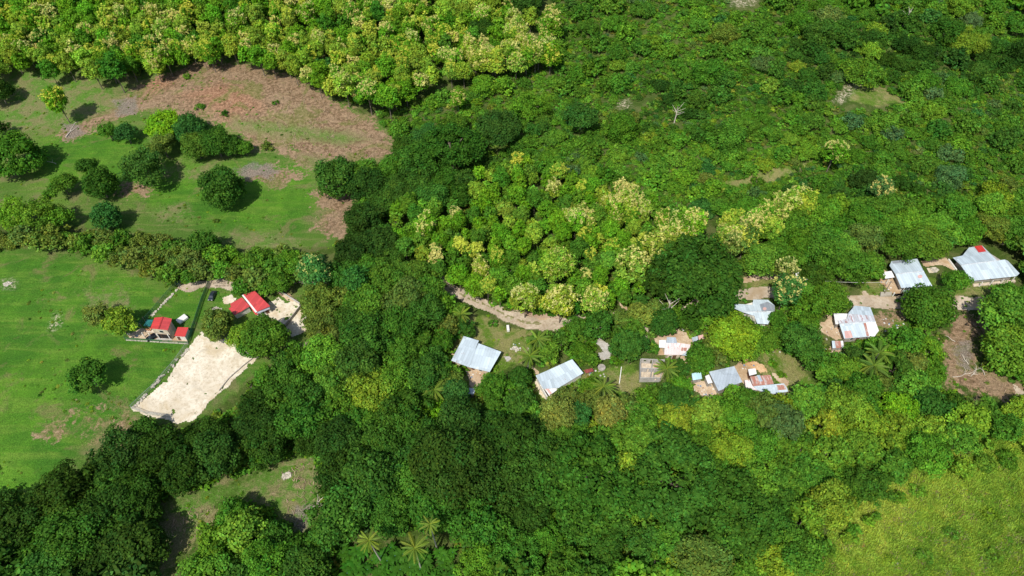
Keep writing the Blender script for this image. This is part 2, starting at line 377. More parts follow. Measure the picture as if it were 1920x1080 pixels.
YARDS = [
 ([(870,686),(888,688),(906,700),(898,722),(893,735),(880,728),(876,706)], M_YARD),([(858,760),(872,742),(884,748),(874,772),(862,778)], M_SAND),
 ([(838,680),(848,660),(856,668),(850,690)], M_YARD),([(1003,712),(1010,712),(1032,745),(1026,752),(1010,738)], M_SAND),
 ([(1226,636),(1240,622),(1262,614),(1285,625),(1300,640),(1298,650),(1232,668),(1228,655)], M_YARD),([(1274,664),(1296,664),(1290,690),(1278,690)], M_YARD),
 ([(1296,716),(1330,716),(1350,738),(1348,752),(1318,744),(1300,735)], M_YARD),([(1370,690),(1386,676),(1410,690),(1400,722),(1386,716)], M_YARD),
 ([(1392,678),(1405,672),(1432,684),(1440,700),(1424,702),(1405,690)], M_ORANGE),([(1440,700),(1460,720),(1474,730),(1480,716),(1462,700)], M_YARD),
 ([(1530,612),(1552,600),(1560,606),(1572,612),(1578,636),(1566,640),(1548,628)], M_YARD),([(1545,575),(1560,580),(1564,600),(1552,604)], M_YARD),
 ([(1390,520),(1420,512),(1470,508),(1500,512),(1498,522),(1440,524),(1392,532)], M_YARD),([(1530,520),(1560,518),(1556,532),(1536,530),(1500,535)], M_ROAD),
 ([(1645,500),(1655,505),(1690,540),(1688,556),(1672,552),(1650,530)], M_YARD),([(1612,546),(1624,544),(1632,560),(1618,564)], M_ROAD),
 ([(1728,492),(1748,484),(1770,482),(1790,494),(1794,510),(1786,508),(1772,500),(1752,500),(1734,500)], M_YARD),([(1738,504),(1752,502),(1756,510),(1742,512)], M_SAND),
 ([(1222,678),(1240,678),(1242,712),(1228,712)], M_YARD),([(1188,600),(1215,606),(1210,640),(1204,630)], M_ROAD),([(1325,600),(1345,596),(1336,640),(1328,680),(1320,650)], M_ROAD),
 ([(1900,722),(1920,735),(1960,770),(1930,755),(1905,745)], M_ROAD),([(990,590),(1010,600),(1050,596)], M_YARD),([(1180,598),(1170,560),(1160,556),(1165,590)], M_YARD),
 ([(940,668),(955,668),(960,676),(948,680)], M_CONC),([(985,700),(1000,690),(1010,702)], M_YARD),([(1560,640),(1575,660),(1560,690),(1550,670)], M_YARD),
 ([(870,462),(885,455),(890,470)], M_YARD),([(985,455),(1000,450),(1004,462),(988,466)], M_YARD),([(1030,440),(1040,436),(1042,446)], M_YARD),
]
for i, (p, mt_) in enumerate(YARDS): sheet('bare_ground', wpoly(p), mt_, .4, .085 + .004 * (i % 5), .8, (3.5, 1.9), seed=20 + i)
PATH = [(x / 7.71 + 1100, y / 7.71 + 580) for x, y in ((125,350),(200,350),(222,450),(300,505),(345,590),(335,720),(195,735),(145,640),(230,615),(180,550),(118,490))]
sheet('concrete_path', wpoly(PATH), M_CONC, .35, .11, .25, seed=70)

# ------------------------------------------------------------------ building materials
def roofmat(name, base, rust=0.0, rustcol=(.22, .07, .035), sheetvar=.14, metal=.0, rough=.45, stain=.2, pink=0.0):
    m, nt, b = newmat(name); L = nt.links
    uv = N(nt, 'ShaderNodeUVMap').outputs[0]; sp = N(nt, 'ShaderNodeSeparateXYZ'); L.new(uv, sp.inputs[0])
    fu = mth(nt, 'FLOOR', mth(nt, 'DIVIDE', sp.outputs[0], .9)); fv = mth(nt, 'FLOOR', mth(nt, 'DIVIDE', sp.outputs[1], 4.2))
    cb = N(nt, 'ShaderNodeCombineXYZ'); L.new(fu, cb.inputs[0]); L.new(fv, cb.inputs[1])
    wn = N(nt, 'ShaderNodeTexWhiteNoise', noise_dimensions='2D'); L.new(cb.outputs[0], wn.inputs['Vector'])
    lo = tuple(q * (1 - sheetvar) for q in base); hi = tuple(min(.95, q * (1 + sheetvar * .6)) for q in base)
    c = mix(nt, wn.outputs['Value'], lo, hi)
    n1 = noise(nt, uv, .35, 6, .65, .3); n2 = noise(nt, uv, 2.2, 5, .7)
    c = mix(nt, mth(nt, 'MULTIPLY', ramp(nt, n1, .5, .75), stain), c, tuple(q * .55 for q in base))
    mp = N(nt, 'ShaderNodeMapping'); mp.inputs['Scale'].default_value = (1.1, .22, 1); L.new(uv, mp.inputs[0])
    n3 = noise(nt, mp.outputs[0], 1.0, 6, .75, .2)
    if rust: c = mix(nt, mth(nt, 'MULTIPLY', ramp(nt, n3, .66 - .3 * rust, .72 - .25 * rust), .9), c, mix(nt, n2, rustcol, tuple(min(1, q * 1.9) for q in rustcol)))
    # laps between sheets
    lap = mth(nt, 'LESS_THAN', mth(nt, 'FRACT', mth(nt, 'DIVIDE', sp.outputs[0], .9)), .09)
    c = mix(nt, mth(nt, 'MULTIPLY', lap, .42), c, tuple(q * .45 for q in base))
    L.new(c, b.inputs['Base Color']); b.inputs['Metallic'].default_value = metal; b.inputs['Roughness'].default_value = rough
    wv = mth(nt, 'SINE', mth(nt, 'MULTIPLY', sp.outputs[0], 6.283 / .18)); bp = N(nt, 'ShaderNodeBump', Strength=.35, Distance=.02)
    L.new(wv, bp.inputs['Height']); L.new(bp.outputs[0], b.inputs['Normal'])
    return m
M_ZINC = roofmat('zinc_roof', (.48, .56, .61), rust=.13, sheetvar=.2, stain=.35); M_ZINC2 = roofmat('pale_zinc_roof', (.56, .65, .70), rust=.08, sheetvar=.17, stain=.25); M_GREYZ = roofmat('grey_zinc_roof', (.43, .49, .55), stain=.7)
M_DGREY = roofmat('dull_zinc_sheet', (.30, .33, .37), stain=.4)
M_RED = roofmat('red_painted_roof', (.52, .055, .055), sheetvar=.16, metal=0, rough=.6, stain=.4); M_RED2 = roofmat('bright_red_roof', (.57, .045, .04), sheetvar=.14, metal=0, rough=.6, stain=.35)
M_RUSTY = roofmat('rusty_zinc_roof', (.62, .60, .60), rust=.62); M_RUST = roofmat('rusted_roof_sheet', (.60, .50, .46), rust=.86, rustcol=(.27, .10, .065), sheetvar=.3, metal=0, rough=.85)
M_WHITEZ = roofmat('white_roof_sheet', (.80, .79, .78), metal=0, rough=.6, stain=.1); M_PINKR = roofmat('pink_white_roof', (.76, .66, .64), rust=.34, rustcol=(.33, .12, .10), metal=0, rough=.7, sheetvar=.12)
M_PINKP = roofmat('faded_pink_sheet', (.66, .40, .36), metal=0, rough=.8); M_MIXR = roofmat('patchy_zinc_roof', (.60, .62, .66), rust=.5, rustcol=(.26, .13, .12), sheetvar=.3)
M_CYAN = roofmat('light_blue_roof', (.50, .74, .80), metal=0, rough=.6, stain=.25)
M_TEAL = plain('teal_tarpaulin', (.02, .15, .14), .6, .2, .8); M_WALLW = plain('white_plaster', (.74, .70, .62), .9, .1, .8)
M_WALLC = plain('cream_plaster', (.60, .50, .38), .9, .15, .7); M_BLOCK = plain('grey_concrete_block', (.46, .44, .41), .95, .12, .9)
M_WALLG = plain('weathered_grey_plaster', (.38, .35, .31), .95, .2, .8); M_DARK = plain('dark_opening', (.025, .022, .02), .7, .1, 2)
M_BROWN = plain('brown_wood', (.16, .08, .05), .8, .2, 2); M_GLASS = plain('window_glass', (.03, .04, .05), .15, .1, 1, spec=.6)
M_PILLAR = plain('white_paint', (.78, .76, .70), .7, .06, 1); M_WOODP = plain('weathered_pole_wood', (.25, .21, .17), .9, .2, 2)
M_MINT = plain('mint_paint', (.45, .68, .58), .8, .08, 1); M_REDT = plain('dark_red_tarpaulin', (.26, .06, .05), .7, .25, 1)
M_STONE = plain('pale_stone', (.52, .47, .38), .95, .25, 2); M_DEAD = plain('bleached_dead_wood', (.62, .55, .45), .9, .15, 3)
M_BLACK = plain('tyre_rubber', (.015, .015, .015), .8, .1, 3); M_STEEL = plain('galvanised_steel', (.45, .47, .48), .5, .1, 3, metal=.5)
M_GREENP = plain('green_post_paint', (.05, .16, .09), .6, .1, 2); M_LUMBER = plain('orange_timber', (.55, .26, .12), .8, .25, 2)
def meshmat(name, col, alpha):
    m, nt, b = newmat(name); b.inputs['Base Color'].default_value = (*col, 1); b.inputs['Roughness'].default_value = .7
    b.inputs['Alpha'].default_value = alpha; return m
M_GNET = meshmat('green_chain_link', (.10, .22, .13), .42); M_GNET2 = meshmat('green_shade_net', (.04, .17, .10), .8); M_WNET = meshmat('galvanised_chain_link', (.42, .46, .44), .30)

EXCL = []                                            # photo outlines that foliage keeps clear of
def ccw(P):
    a = sum(P[i][0] * P[(i + 1) % len(P)][1] - P[(i + 1) % len(P)][0] * P[i][1] for i in range(len(P)))
    return P if a > 0 else P[::-1]
def uvprism(name, P, th, mat, parent, lower=0.0):
    P = ccw([Vector(p) for p in P]); off = Vector(parent.location); mb = MB(); mb.prism([(p - off - Vector((0, 0, lower))) for p in P], th)
    me = mesh_poly(name, mb.v, mb.f, mat); e = [(P[(i + 1) % len(P)] - P[i]) for i in range(len(P))]
    # corrugations run down the slope: u axis horizontal across the slope
    n = Vector((0, 0, 0))
    for i in range(1, len(P) - 1): n += (P[i] - P[0]).cross(P[i + 1] - P[0])
    n.normalize(); g = Vector((n.x, n.y, 0))
    if g.length < .03: g = min(e, key=lambda q: q.length); g = Vector((g.x, g.y, 0))
    g.normalize(); u = Vector((-g.y, g.x, 0))
    uvl = me.uv_layers.new(name='UVMap')
    for lp in me.loops:
        c = me.vertices[lp.vertex_index].co + off; uvl.data[lp.index].uv = (c.dot(u) + 50, c.dot(g) + 50)
    return link(name, me, parent)
def base_of(pts):
    cx = sum(p[0] for p in pts) / len(pts); cy = sum(p[1] for p in pts) / len(pts)
    x, y, z = U(cx, cy, 1.5); return float(x), float(y), float(Hg(x, y))
def shrink(P, d):                                    # inset a convex-ish outline by d metres
    c = sum(P, Vector((0, 0, 0))) / len(P); out = []
    for p in P:
        v = p - c; l = math.hypot(v.x, v.y); out.append(c + v * max(.3, (l - d * 1.35) / l))
    return out
class House:
    def __init__(s, name, label, cat, pts, group=None, excl=True):
        bx, by, bz = base_of(pts); s.bz = bz; s.root = empty(name, (bx, by, bz)); tag(s.root, label, cat, group)
        s.name = name
    def P(s, px, py, z): return V3(px, py, absz=s.bz + z)
    def roof(s, pts, mat, th=.08, name='roof', lab=None, lower=0.0, ex=True):
        P = [s.P(*p) for p in pts]; o = uvprism(name, P, th, mat, s.root, lower)
        if lab: o['label'] = lab
        if ex: EXCL.append([(p[0], p[1]) for p in pts])
        return ccw(P)
    def walls(s, P, mat, inset=.45, drop=.12, name='wall', z1=None, z0=-.8):
        Q = shrink(ccw([Vector(p) for p in P]), inset); mb = MB(); n = len(Q)
        top = [(q.x, q.y, (s.bz + z1) if z1 else q.z - drop) for q in Q]; bot = [(q.x, q.y, s.bz + z0) for q in Q]
        mb.v = top + bot; mb.f = [tuple(range(n))] + [(i, i + n, (i + 1) % n + n, (i + 1) % n) for i in range(n)]
        mb.add(name, mat, s.root); s.Q = [Vector(t) for t in top]; return s.Q
    def opening(s, Q, i, t, w_, z0, z1, kind='window', mat=None):
        a, b = Q[i % len(Q)], Q[(i + 1) % len(Q)]; d = Vector((b.x - a.x, b.y - a.y, 0)); Ln = d.length; d.normalize()
        c = Vector((a.x, a.y, 0)) + d * Ln * t; nrm = Vector((d.y, -d.x, 0)); rz = math.atan2(d.y, d.x)
        p = c + nrm * .03; zc = s.bz + (z0 + z1) / 2
        f = MB(); f.box((p.x, p.y, zc), (w_ + .16, .08, z1 - z0 + .16), rz); fo = f.add(kind, M_PILLAR if kind == 'window' else (mat or M_BROWN), s.root)
        if kind == 'window' or kind == 'doorway':
            g = MB(); q = p + nrm * .045; g.box((q.x - s.root.location.x, q.y - s.root.location.y, zc - s.root.location.z), (w_, .02, z1 - z0), rz)
            o = link('pane' if kind == 'window' else 'opening', mesh_poly('pane', g.v, g.f, mat or (M_GLASS if kind == 'window' else M_DARK)), fo)
    def openings(s, Q, specs):                       # on the walls that face the camera
        order = sorted(range(len(Q)), key=lambda i: (Q[i].y + Q[(i + 1) % len(Q)].y) - .001 * (Q[i] - Q[(i + 1) % len(Q)]).length)
        for rank, t, w_, z0, z1, kind in specs: s.opening(Q, order[rank], t, w_, z0, z1, kind)
    def posts(s, pts, h, r=.14, mat=None, name='post'):
        for px, py in pts:
            p = s.P(px, py, 0); mb = MB(); mb.box((p.x, p.y, s.bz + h / 2 - .3), (r * 2, r * 2, h + .6)); mb.add(name, mat or M_PILLAR, s.root)
    def slab(s, pts, z, th, mat, name='floor_slab'):
        return uvprism(name, [s.P(a, b, z) for a, b in pts], th, mat, s.root)
    def box(s, px, py, z, size, mat, name, rz=0.0, parent=None):
        p = s.P(px, py, z); mb = MB(); mb.box((p.x, p.y, p.z), size, rz); return mb.add(name, mat, s.root)
W3 = [(0, .2, .9, 1.0, 2.0, 'window'), (0, .5, .95, .05, 2.05, 'door'), (0, .78, .9, 1.0, 2.0, 'window')]

# two-storey house with red roof and its shed
h = House('two_storey_house', 'small two storey house with red gable roof inside the green fence', 'house', [(305, 612)])
e, r_ = 5.3, 5.9
A = h.roof([(289.6, 595.6, e), (305.5, 594, r_), (297, 617, r_), (281.7, 615.8, e)], M_RED2)
B2 = h.roof([(305.5, 594, r_), (322.5, 597.5, e), (314.5, 619, e), (297, 617, r_)], M_RED)
EXCL.append([(236, 590), (330, 588), (358, 605), (356, 645), (236, 640)])
fl, fr, br_, bl = h.P(283, 616, e), h.P(313, 618.4, e), h.P(320.5, 599, e), h.P(290.5, 597.2, e)
Q = h.walls([bl, fl, fr, br_], M_WALLC, inset=.15, z1=5.15)
gab = MB(); q0, q1 = Q[0], Q[1]
h.openings(Q, [(0, .55, 1.2, 3.4, 4.5, 'window'), (0, .2, 1.3, .05, 2.3, 'doorway'), (0, .52, 1.5, .05, 2.3, 'doorway'), (0, .82, 1.6, .3, 2.2, 'doorway')])
h.slab([(274, 622.5), (316, 625.5), (319, 621), (276, 617)], 2.75, .18, M_WALLC, 'balcony')
h.posts([(272, 633), (285, 634), (300, 635), (320, 636)], 2.7, .12)
lb = MB()
for k_ in range(4):
    p = h.P(276 + 2.4 * k_, 616.5, 3.0); lb.box((p.x, p.y, p.z), (1.6, .35, .3), .5 * k_)
lo_ = lb.add('timber_stack', M_LUMBER, h.root)
h.slab([(268, 636.5), (322, 638), (323, 635), (269, 633)], .12, .5, M_CONC, 'porch_slab')
t = House('lean_to_shelter', 'teal tarpaulin lean-to against the left side of the two storey house', 'shelter', [(278, 607)])
t.roof([(274.5, 599.5, 3.0), (287.5, 599.5, 3.4), (282, 612, 3.4), (269, 611, 3.0)], M_TEAL, .05, ex=False)
t.posts([(273.5, 604), (268, 616), (281, 617)], 2.9, .07, M_WOODP)
h = House('garden_shed', 'small shed with red roof and pale walls right of the two storey house', 'shed', [(341, 622)])
A = h.roof([(333.3, 613.3, 2.9), (353.3, 613.8, 2.9), (346.7, 631.3, 2.5), (326.7, 630, 2.5)], M_RED2, ex=False)
Q = h.walls(A, M_WALLW, .2); h.openings(Q, [(0, .25, .8, .05, 1.9, 'door')])
# single storey red-roofed house
h = House('red_roof_house', 'single storey house with stepped red roof beside the pale sand yard', 'house', [(470, 572)])
A = h.roof([(456.1, 552.1, 3.5), (477.9, 545.8, 3.9), (506.6, 574, 3.5), (482, 584.3, 3.1)], M_RED)
B2 = h.roof([(453.2, 557.5, 3.1), (468.7, 574, 2.9), (440, 591.2, 2.5), (428.5, 578.3, 2.6), (433, 575.6, 2.65), (431.5, 569.5, 2.75)], M_RED)
h.roof([(453.4, 553.4, 3.3), (456.2, 552.3, 3.3), (482, 584.4, 3.0), (479, 586, 3.0)], M_PILLAR, .25, 'parapet', ex=False)
h.roof([(468.5, 574.5, 2.7), (471, 573.4, 2.7), (484, 589.5, 2.5), (479, 590.5, 2.5)], M_RED, .06, 'porch_roof', ex=False)
Q = h.walls(A, M_WALLW, .35, .2); h.openings(Q, [(0, .3, 1.2, 1.0, 2.0, 'window'), (0, .7, .9, .05, 2.0, 'door'), (1, .5, 1.2, 1.0, 2.0, 'window')])
h.walls(B2, M_WALLW, .35, .15)
h.slab([(484, 592), (504, 583), (502, 578), (481, 587)], .9, 1.4, M_PILLAR, 'porch_wall'); h.roof([(481.5, 584, 2.9), (505, 575, 2.9), (506, 579, 2.6), (484, 588, 2.6)], M_DGREY, .05, 'porch_roof', ex=False)
h.posts([(484.5, 594), (503, 586)], 2.4, .1)
# blue-grey roofed house by the lawn
h = House('tin_roof_house', 'house with wide pale blue tin roof below the bend of the dirt road', 'house', [(893, 664)])
rg = [(869.4, 630, 3.5), (897.9, 638.4, 3.5)]
B1 = h.roof([(861.9, 645.5, 3.62), (869.4, 630, 3.3), (897.9, 638.6, 3.3), (894.5, 646, 3.45), (892, 653.5, 3.62)], M_ZINC2)
A = h.roof([(861.9, 645.7, 3.6), (892, 653.7, 3.6), (880, 688.5, 2.9), (846, 676, 2.9)], M_ZINC)
B2 = h.roof([(892.2, 653.7, 3.6), (897, 643.5, 3.4), (939.7, 659.6, 3.4), (934, 670, 3.55), (918, 697.5, 2.9), (880.2, 688.6, 2.9)], M_ZINC2)
Q = h.walls([h.P(863, 641, 3.2), h.P(850, 674.5, 2.9), h.P(916, 695, 2.9), h.P(936, 660.5, 3.2)], M_WALLC, .4, .2)
h.openings(Q, [(0, .3, 1.1, 1.0, 2.1, 'window'), (0, .55, 1.0, .05, 2.1, 'door'), (0, .78, 1.0, .9, 2.0, 'window')])
Q2 = h.walls(B1, M_WALLW, .4, .2)
h.slab([(872, 690), (906, 704), (900, 716), (872, 703)], .16, .5, M_CONC, 'porch_slab')
h = House('tin_shed', 'tiny pale tin shed below the porch of the wide blue roofed house', 'shed', [(885, 732)])
A = h.roof([(880, 727, 2.2), (892, 729, 2.2), (888, 740, 2.0), (877, 738, 2.0)], M_ZINC2); h.walls(A, M_WALLG, .15)
# second tin house
h = House('tin_roof_house', 'house with long tilted tin roof and a white left wall beside the coconut palm', 'house', [(1050, 705)])
A = h.roof([(1027.5, 694, 3.5), (1072.8, 673.5, 3.5), (1093.8, 699.4, 3.0), (1047, 727.5, 3.0)], M_ZINC2)
B2 = h.roof([(1004.4, 704, 3.4), (1027.3, 694.2, 3.4), (1046.8, 727.6, 2.9), (1018, 729, 2.9)], M_ZINC)
B3 = h.roof([(1016, 719, 2.8), (1037, 712, 3.0), (1047, 728.8, 2.8), (1029.5, 741, 2.6)], M_WHITEZ, .06, lower=.25, ex=True)
h.roof([(1023, 729, 2.72), (1027, 726.5, 2.72), (1035, 737, 2.6), (1031, 739, 2.6)], M_PINKP, .05, 'roof_patch', lower=.12, ex=False)
Q = h.walls(A, M_WALLW, .4, .2); Q = h.walls(B2, M_WALLW, .35, .2)
h.openings(Q, [(0, .5, 1.0, 1.0, 2.0, 'window')])
wl = MB(); a_, b_ = h.P(1013, 722, 2.0), h.P(1028, 747, 2.0); d_ = b_ - a_; m_ = (a_ + b_) / 2
wl.box((m_.x, m_.y, h.bz + .9), (d_.length, .25, 2.6), math.atan2(d_.y, d_.x)); wl.add('side_wall', M_PILLAR, h.root)
h = House('red_tarpaulin', 'dark red tarpaulin shelter at the right end of the tilted tin roof', 'tarpaulin', [(1105, 695)])
h.roof([(1094, 694, 2.0), (1110, 690, 2.0), (1114, 696, 1.7), (1099, 700, 1.6)], M_REDT, .04); h.posts([(1098, 705), (1112, 702)], 1.6, .05, M_WOODP)
# water tank ring
t_ = V3(1128, 689, .4); tk = empty('water_basin', t_); tag(tk, 'small round concrete basin left of the end of the concrete path', 'basin')
def ringmesh(r0, r1, z0, z1, n=28):
    mb = MB(); P = []
    for k in range(n):
        a = 2 * math.pi * k / n; c, s_ = math.cos(a), math.sin(a); P.append([(r0 * c, r0 * s_, z0), (r1 * c, r1 * s_, z0), (r1 * c, r1 * s_, z1), (r0 * c, r0 * s_, z1)])
    for k in range(n):
        A_, B_ = P[k], P[(k + 1) % n]
        for i in range(4): mb.quad(A_[i], B_[i], B_[(i + 1) % 4], A_[(i + 1) % 4])
    return mb
link('rim', ringmesh(1.05, 1.22, -.8, .25).mesh('rim', M_CONC), tk)
dsk = MB(); dsk.prism([(1.03 * math.cos(2 * math.pi * k / 24), 1.03 * math.sin(2 * math.pi * k / 24), .1) for k in range(24)], .1); link('water', dsk.mesh('water', M_WALLG), tk)
# unfinished block house
h = House('unfinished_house', 'roofless unfinished house of grey concrete blocks beside a coconut palm', 'house', [(1220, 690)])
fb = [h.P(1198, 716, 0), h.P(1236, 716, 0)]; bb = [h.P(1199.5, 681, 0), h.P(1244, 683, 0)]
def wall_seg(H_, a, b, z0, z1, holes=(), th=.16, mat=None, name='wall'):
    d = Vector((b.x - a.x, b.y - a.y, 0)); Ln = d.length; d.normalize(); rz = math.atan2(d.y, d.x); mb = MB(); cur = 0
    for (t0, t1, h0, h1) in list(holes) + [(1, 1, 0, 0)]:
        if t0 > cur: c = a + d * Ln * (cur + t0) / 2; mb.box((c.x, c.y, H_.bz + (z0 + z1) / 2), (Ln * (t0 - cur), th, z1 - z0), rz)
        if t1 > t0:
            c = a + d * Ln * (t0 + t1) / 2
            mb.box((c.x, c.y, H_.bz + (z0 + h0) / 2), (Ln * (t1 - t0), th, h0 - z0), rz)
            if z1 > h1: mb.box((c.x, c.y, H_.bz + (z1 + h1) / 2), (Ln * (t1 - t0), th, z1 - h1), rz)
        cur = t1
    return mb.add(name, mat or M_BLOCK, H_.root)
lerp = lambda a, b, t: a + (b - a) * t
wall_seg(h, fb[0], fb[1], -.6, 2.5, [(.72, .82, 1.0, 2.0)]); wall_seg(h, bb[0], bb[1], -.6, 2.6, [(.14, .24, 1.1, 2.0), (.42, .54, -.5, 2.1), (.74, .86, 1.1, 2.0)])
o1 = Vector((.1, .09, 0)); wall_seg(h, fb[0] + o1, bb[0] - o1, -.6, 2.55); wall_seg(h, fb[1] + Vector((-.1, .09, 0)), bb[1] - Vector((.1, .09, 0)), -.6, 2.3)
ml, mr = lerp(fb[0], bb[0], .52) + Vector((.09, 0, 0)), lerp(fb[1], bb[1], .52) - Vector((.09, 0, 0))
wall_seg(h, ml, mr, -.6, 2.4, [(.3, .4, -.5, 2.1)], name='inner_wall')
for t_ in (.52, .66): wall_seg(h, lerp(fb[0], fb[1], t_) + Vector((0, .09, 0)), lerp(ml, mr, t_) - Vector((0, .09, 0)), -.6, 2.4, name='inner_wall')
wall_seg(h, lerp(ml, mr, .5) + Vector((0, .09, 0)), lerp(bb[0], bb[1], .5) - Vector((0, .09, 0)), -.6, 2.3, [(.4, .7, -.5, 2.2)], name='inner_wall')
uvprism('floor_slab', [fb[0] + Vector((0, 0, .12)), fb[1] + Vector((0, 0, .12)), bb[1] + Vector((0, 0, .12)), bb[0] + Vector((0, 0, .12))], .5, M_WALLC, h.root)
EXCL.append([(1193, 664), (1250, 666), (1250, 718), (1193, 718)])
# rusty white and pink tin house
h = House('rusty_tin_house', 'low house with white and rust striped tin roof above the unfinished block walls', 'house', [(1265, 652)])
A = h.roof([(1246.6, 644, 3.0), (1252, 640, 3.1), (1294.6, 646, 3.1), (1292, 655, 2.95), (1277.7, 665.4, 2.7), (1245.5, 665, 2.7)], M_PINKR)
h.roof([(1250.5, 632, 3.3), (1267, 632.5, 3.3), (1270, 643.5, 3.2), (1249, 642.5, 3.2)], M_GREYZ)
h.roof([(1236, 637, 3.1), (1249, 637, 3.1), (1248.5, 651.5, 3.0), (1236, 651, 3.0)], M_WHITEZ, lower=.14)
h.roof([(1277, 651.5, 3.0), (1288, 652.5, 3.0), (1287, 658.5, 2.9), (1277, 657.5, 2.9)], M_RUST, .05, 'roof_patch', lower=-.06, ex=False)
h.roof([(1277.9, 660, 2.8), (1291, 658, 2.8), (1290.5, 666.5, 2.55), (1277.9, 665.8, 2.55)], M_ZINC, .06, lower=.1, ex=False)
Q = h.walls([h.P(1240, 640, 2.9), h.P(1250, 666, 2.6), h.P(1277, 666, 2.6), h.P(1291, 650, 2.9)], M_WALLC, .3, .15); h.openings(Q, [(0, .6, 1.0, .05, 2.0, 'door'), (0, .25, .9, 1, 1.9, 'window')])
h = House('scrap_roof_shelter', 'patched scrap tin shelter on the dirt between two large trees', 'shelter', [(1309, 634)])
h.roof([(1297, 633, 2.0), (1308, 630, 2.1), (1309, 638, 1.9), (1299, 641, 1.8)], M_GREYZ); h.roof([(1309, 629.5, 2.2), (1318, 627, 2.2), (1320.5, 634.5, 2.1), (1310.5, 637, 2.0)], M_PINKP)
h.posts([(1299, 644), (1319, 639), (1310, 643)], 1.9, .06, M_WOODP)
# cluster with grey roof
h = House('blue_roof_shed', 'small square shed with light blue roof standing alone in a dirt yard', 'shed', [(1307, 706)])
A = h.roof([(1297, 700.5, 2.4), (1313.7, 696, 2.4), (1316.5, 710, 2.2), (1299, 712.8, 2.2)], M_CYAN); Q = h.walls(A, M_WALLG, .15)
h = House('white_lean_to', 'narrow white roofed lean-to touching the left side of the grey roofed house', 'shed', [(1329, 711)])
A = h.roof([(1322, 705.4, 2.3), (1329.4, 702, 2.6), (1336, 717.4, 2.5), (1327.6, 719.3, 2.2)], M_WHITEZ); Q = h.walls(A, M_WALLG, .15)
h = House('grey_roof_house', 'house with plain dull grey tin roof between blue shed and rusty roofs', 'house', [(1358, 708)])
A = h.roof([(1329.4, 697, 3.1), (1376.7, 686.5, 3.4), (1392, 716, 3.1), (1347, 733, 2.7)], M_GREYZ); Q = h.walls(A, M_WALLG, .35, .2)
h.openings(Q, [(0, .35, 1.0, .05, 2.0, 'door')])
h = House('white_roof_shed', 'small shed with bright white roof above the rusty striped roof', 'shed', [(1411, 697)])
A = h.roof([(1402.6, 692.4, 2.5), (1416.5, 690.6, 2.5), (1419, 700.7, 2.3), (1405.4, 704.4, 2.3)], M_WHITEZ); Q = h.walls(A, M_BROWN, .15)
h = House('rusty_roof_house', 'house roofed with rust red and silver striped sheets at the village edge', 'house', [(1430, 718)])
A = h.roof([(1406.3, 706, 2.95), (1445, 702.6, 2.95), (1450.7, 719.8, 2.75), (1412, 724, 2.75)], M_RUST)
h.roof([(1418.5, 703.8, 3.0), (1424.5, 703.3, 3.0), (1430, 715, 2.9), (1424, 715.8, 2.9)], M_GREYZ, .04, 'roof_patch', lower=-.08, ex=False)
B2 = h.roof([(1412.2, 724.2, 2.72), (1470, 718.8, 2.75), (1476, 728, 2.6), (1478, 734, 2.5), (1445, 739, 2.4), (1420, 731, 2.5)], M_ZINC2)
h.roof([(1455.5, 722.5, 2.72), (1470.5, 721.2, 2.72), (1474.5, 730.5, 2.6), (1458.5, 731.5, 2.6)], M_RUST, .05, 'roof_patch', lower=-.07, ex=False)
B3 = h.roof([(1396, 712.8, 2.8), (1405.5, 712, 2.9), (1411.5, 724.2, 2.7), (1420, 731.2, 2.5), (1399, 729.4, 2.5)], M_PINKR)
for q_ in (A, B2, B3): h.walls(q_, M_WALLG, .3, .15)
# house under trees left of the road
h = House('tin_roof_house', 'L shaped tin roof house with a dark panel and round rust spot by the road', 'house', [(1418, 585)])
A = h.roof([(1411, 571.5, 3.3), (1412.5, 561.5, 3.0), (1440, 562, 3.0), (1452.5, 573, 3.2), (1452, 584.2, 3.6), (1393, 585.4, 3.6), (1376, 577.8, 3.3), (1378, 569.5, 3.0)], M_ZINC2)
B2 = h.roof([(1393.5, 585.6, 3.59), (1452, 584.4, 3.59), (1440, 607.8, 2.9), (1420, 606.7, 2.9), (1414, 592, 3.4)], M_ZINC2)
h.roof([(1424, 571, 3.22), (1439, 566, 3.12), (1452, 573.2, 3.25), (1451.5, 584, 3.62), (1428.5, 584.4, 3.62)], M_DGREY, .05, 'roof_panel', lower=-.1, ex=False)
h.roof([(1429.5 + 3.6 * math.cos(k * .7854) + 4, 579.5 + 3.0 * math.sin(k * .7854), 3.5) for k in range(8)], M_PINKP, .05, 'rust_patch', lower=-.19, ex=False)
Q = h.walls([h.P(1385, 572, 2.9), h.P(1416, 600, 2.9), h.P(1439, 605.5, 2.8), h.P(1449, 574, 2.9), h.P(1438, 564, 2.9), h.P(1414, 563, 2.9)], M_WALLW, .4, .2)
h.openings(Q, [(0, .4, 1.0, .05, 2.0, 'doorway')])
# partly hidden red and white hut
h = House('red_roof_hut', 'small pale hut with a red roof edge half hidden behind a flowering tree', 'hut', [(1492, 511)])
A = h.roof([(1474, 506, 2.6), (1494, 504, 2.6), (1498, 510, 2.4), (1478, 512, 2.4)], M_RED); h.roof([(1478, 512.3, 2.4), (1498, 510.3, 2.4), (1500, 524, 2.1), (1484, 525, 2.1)], M_WHITEZ); h.walls(A, M_WALLW, .2)
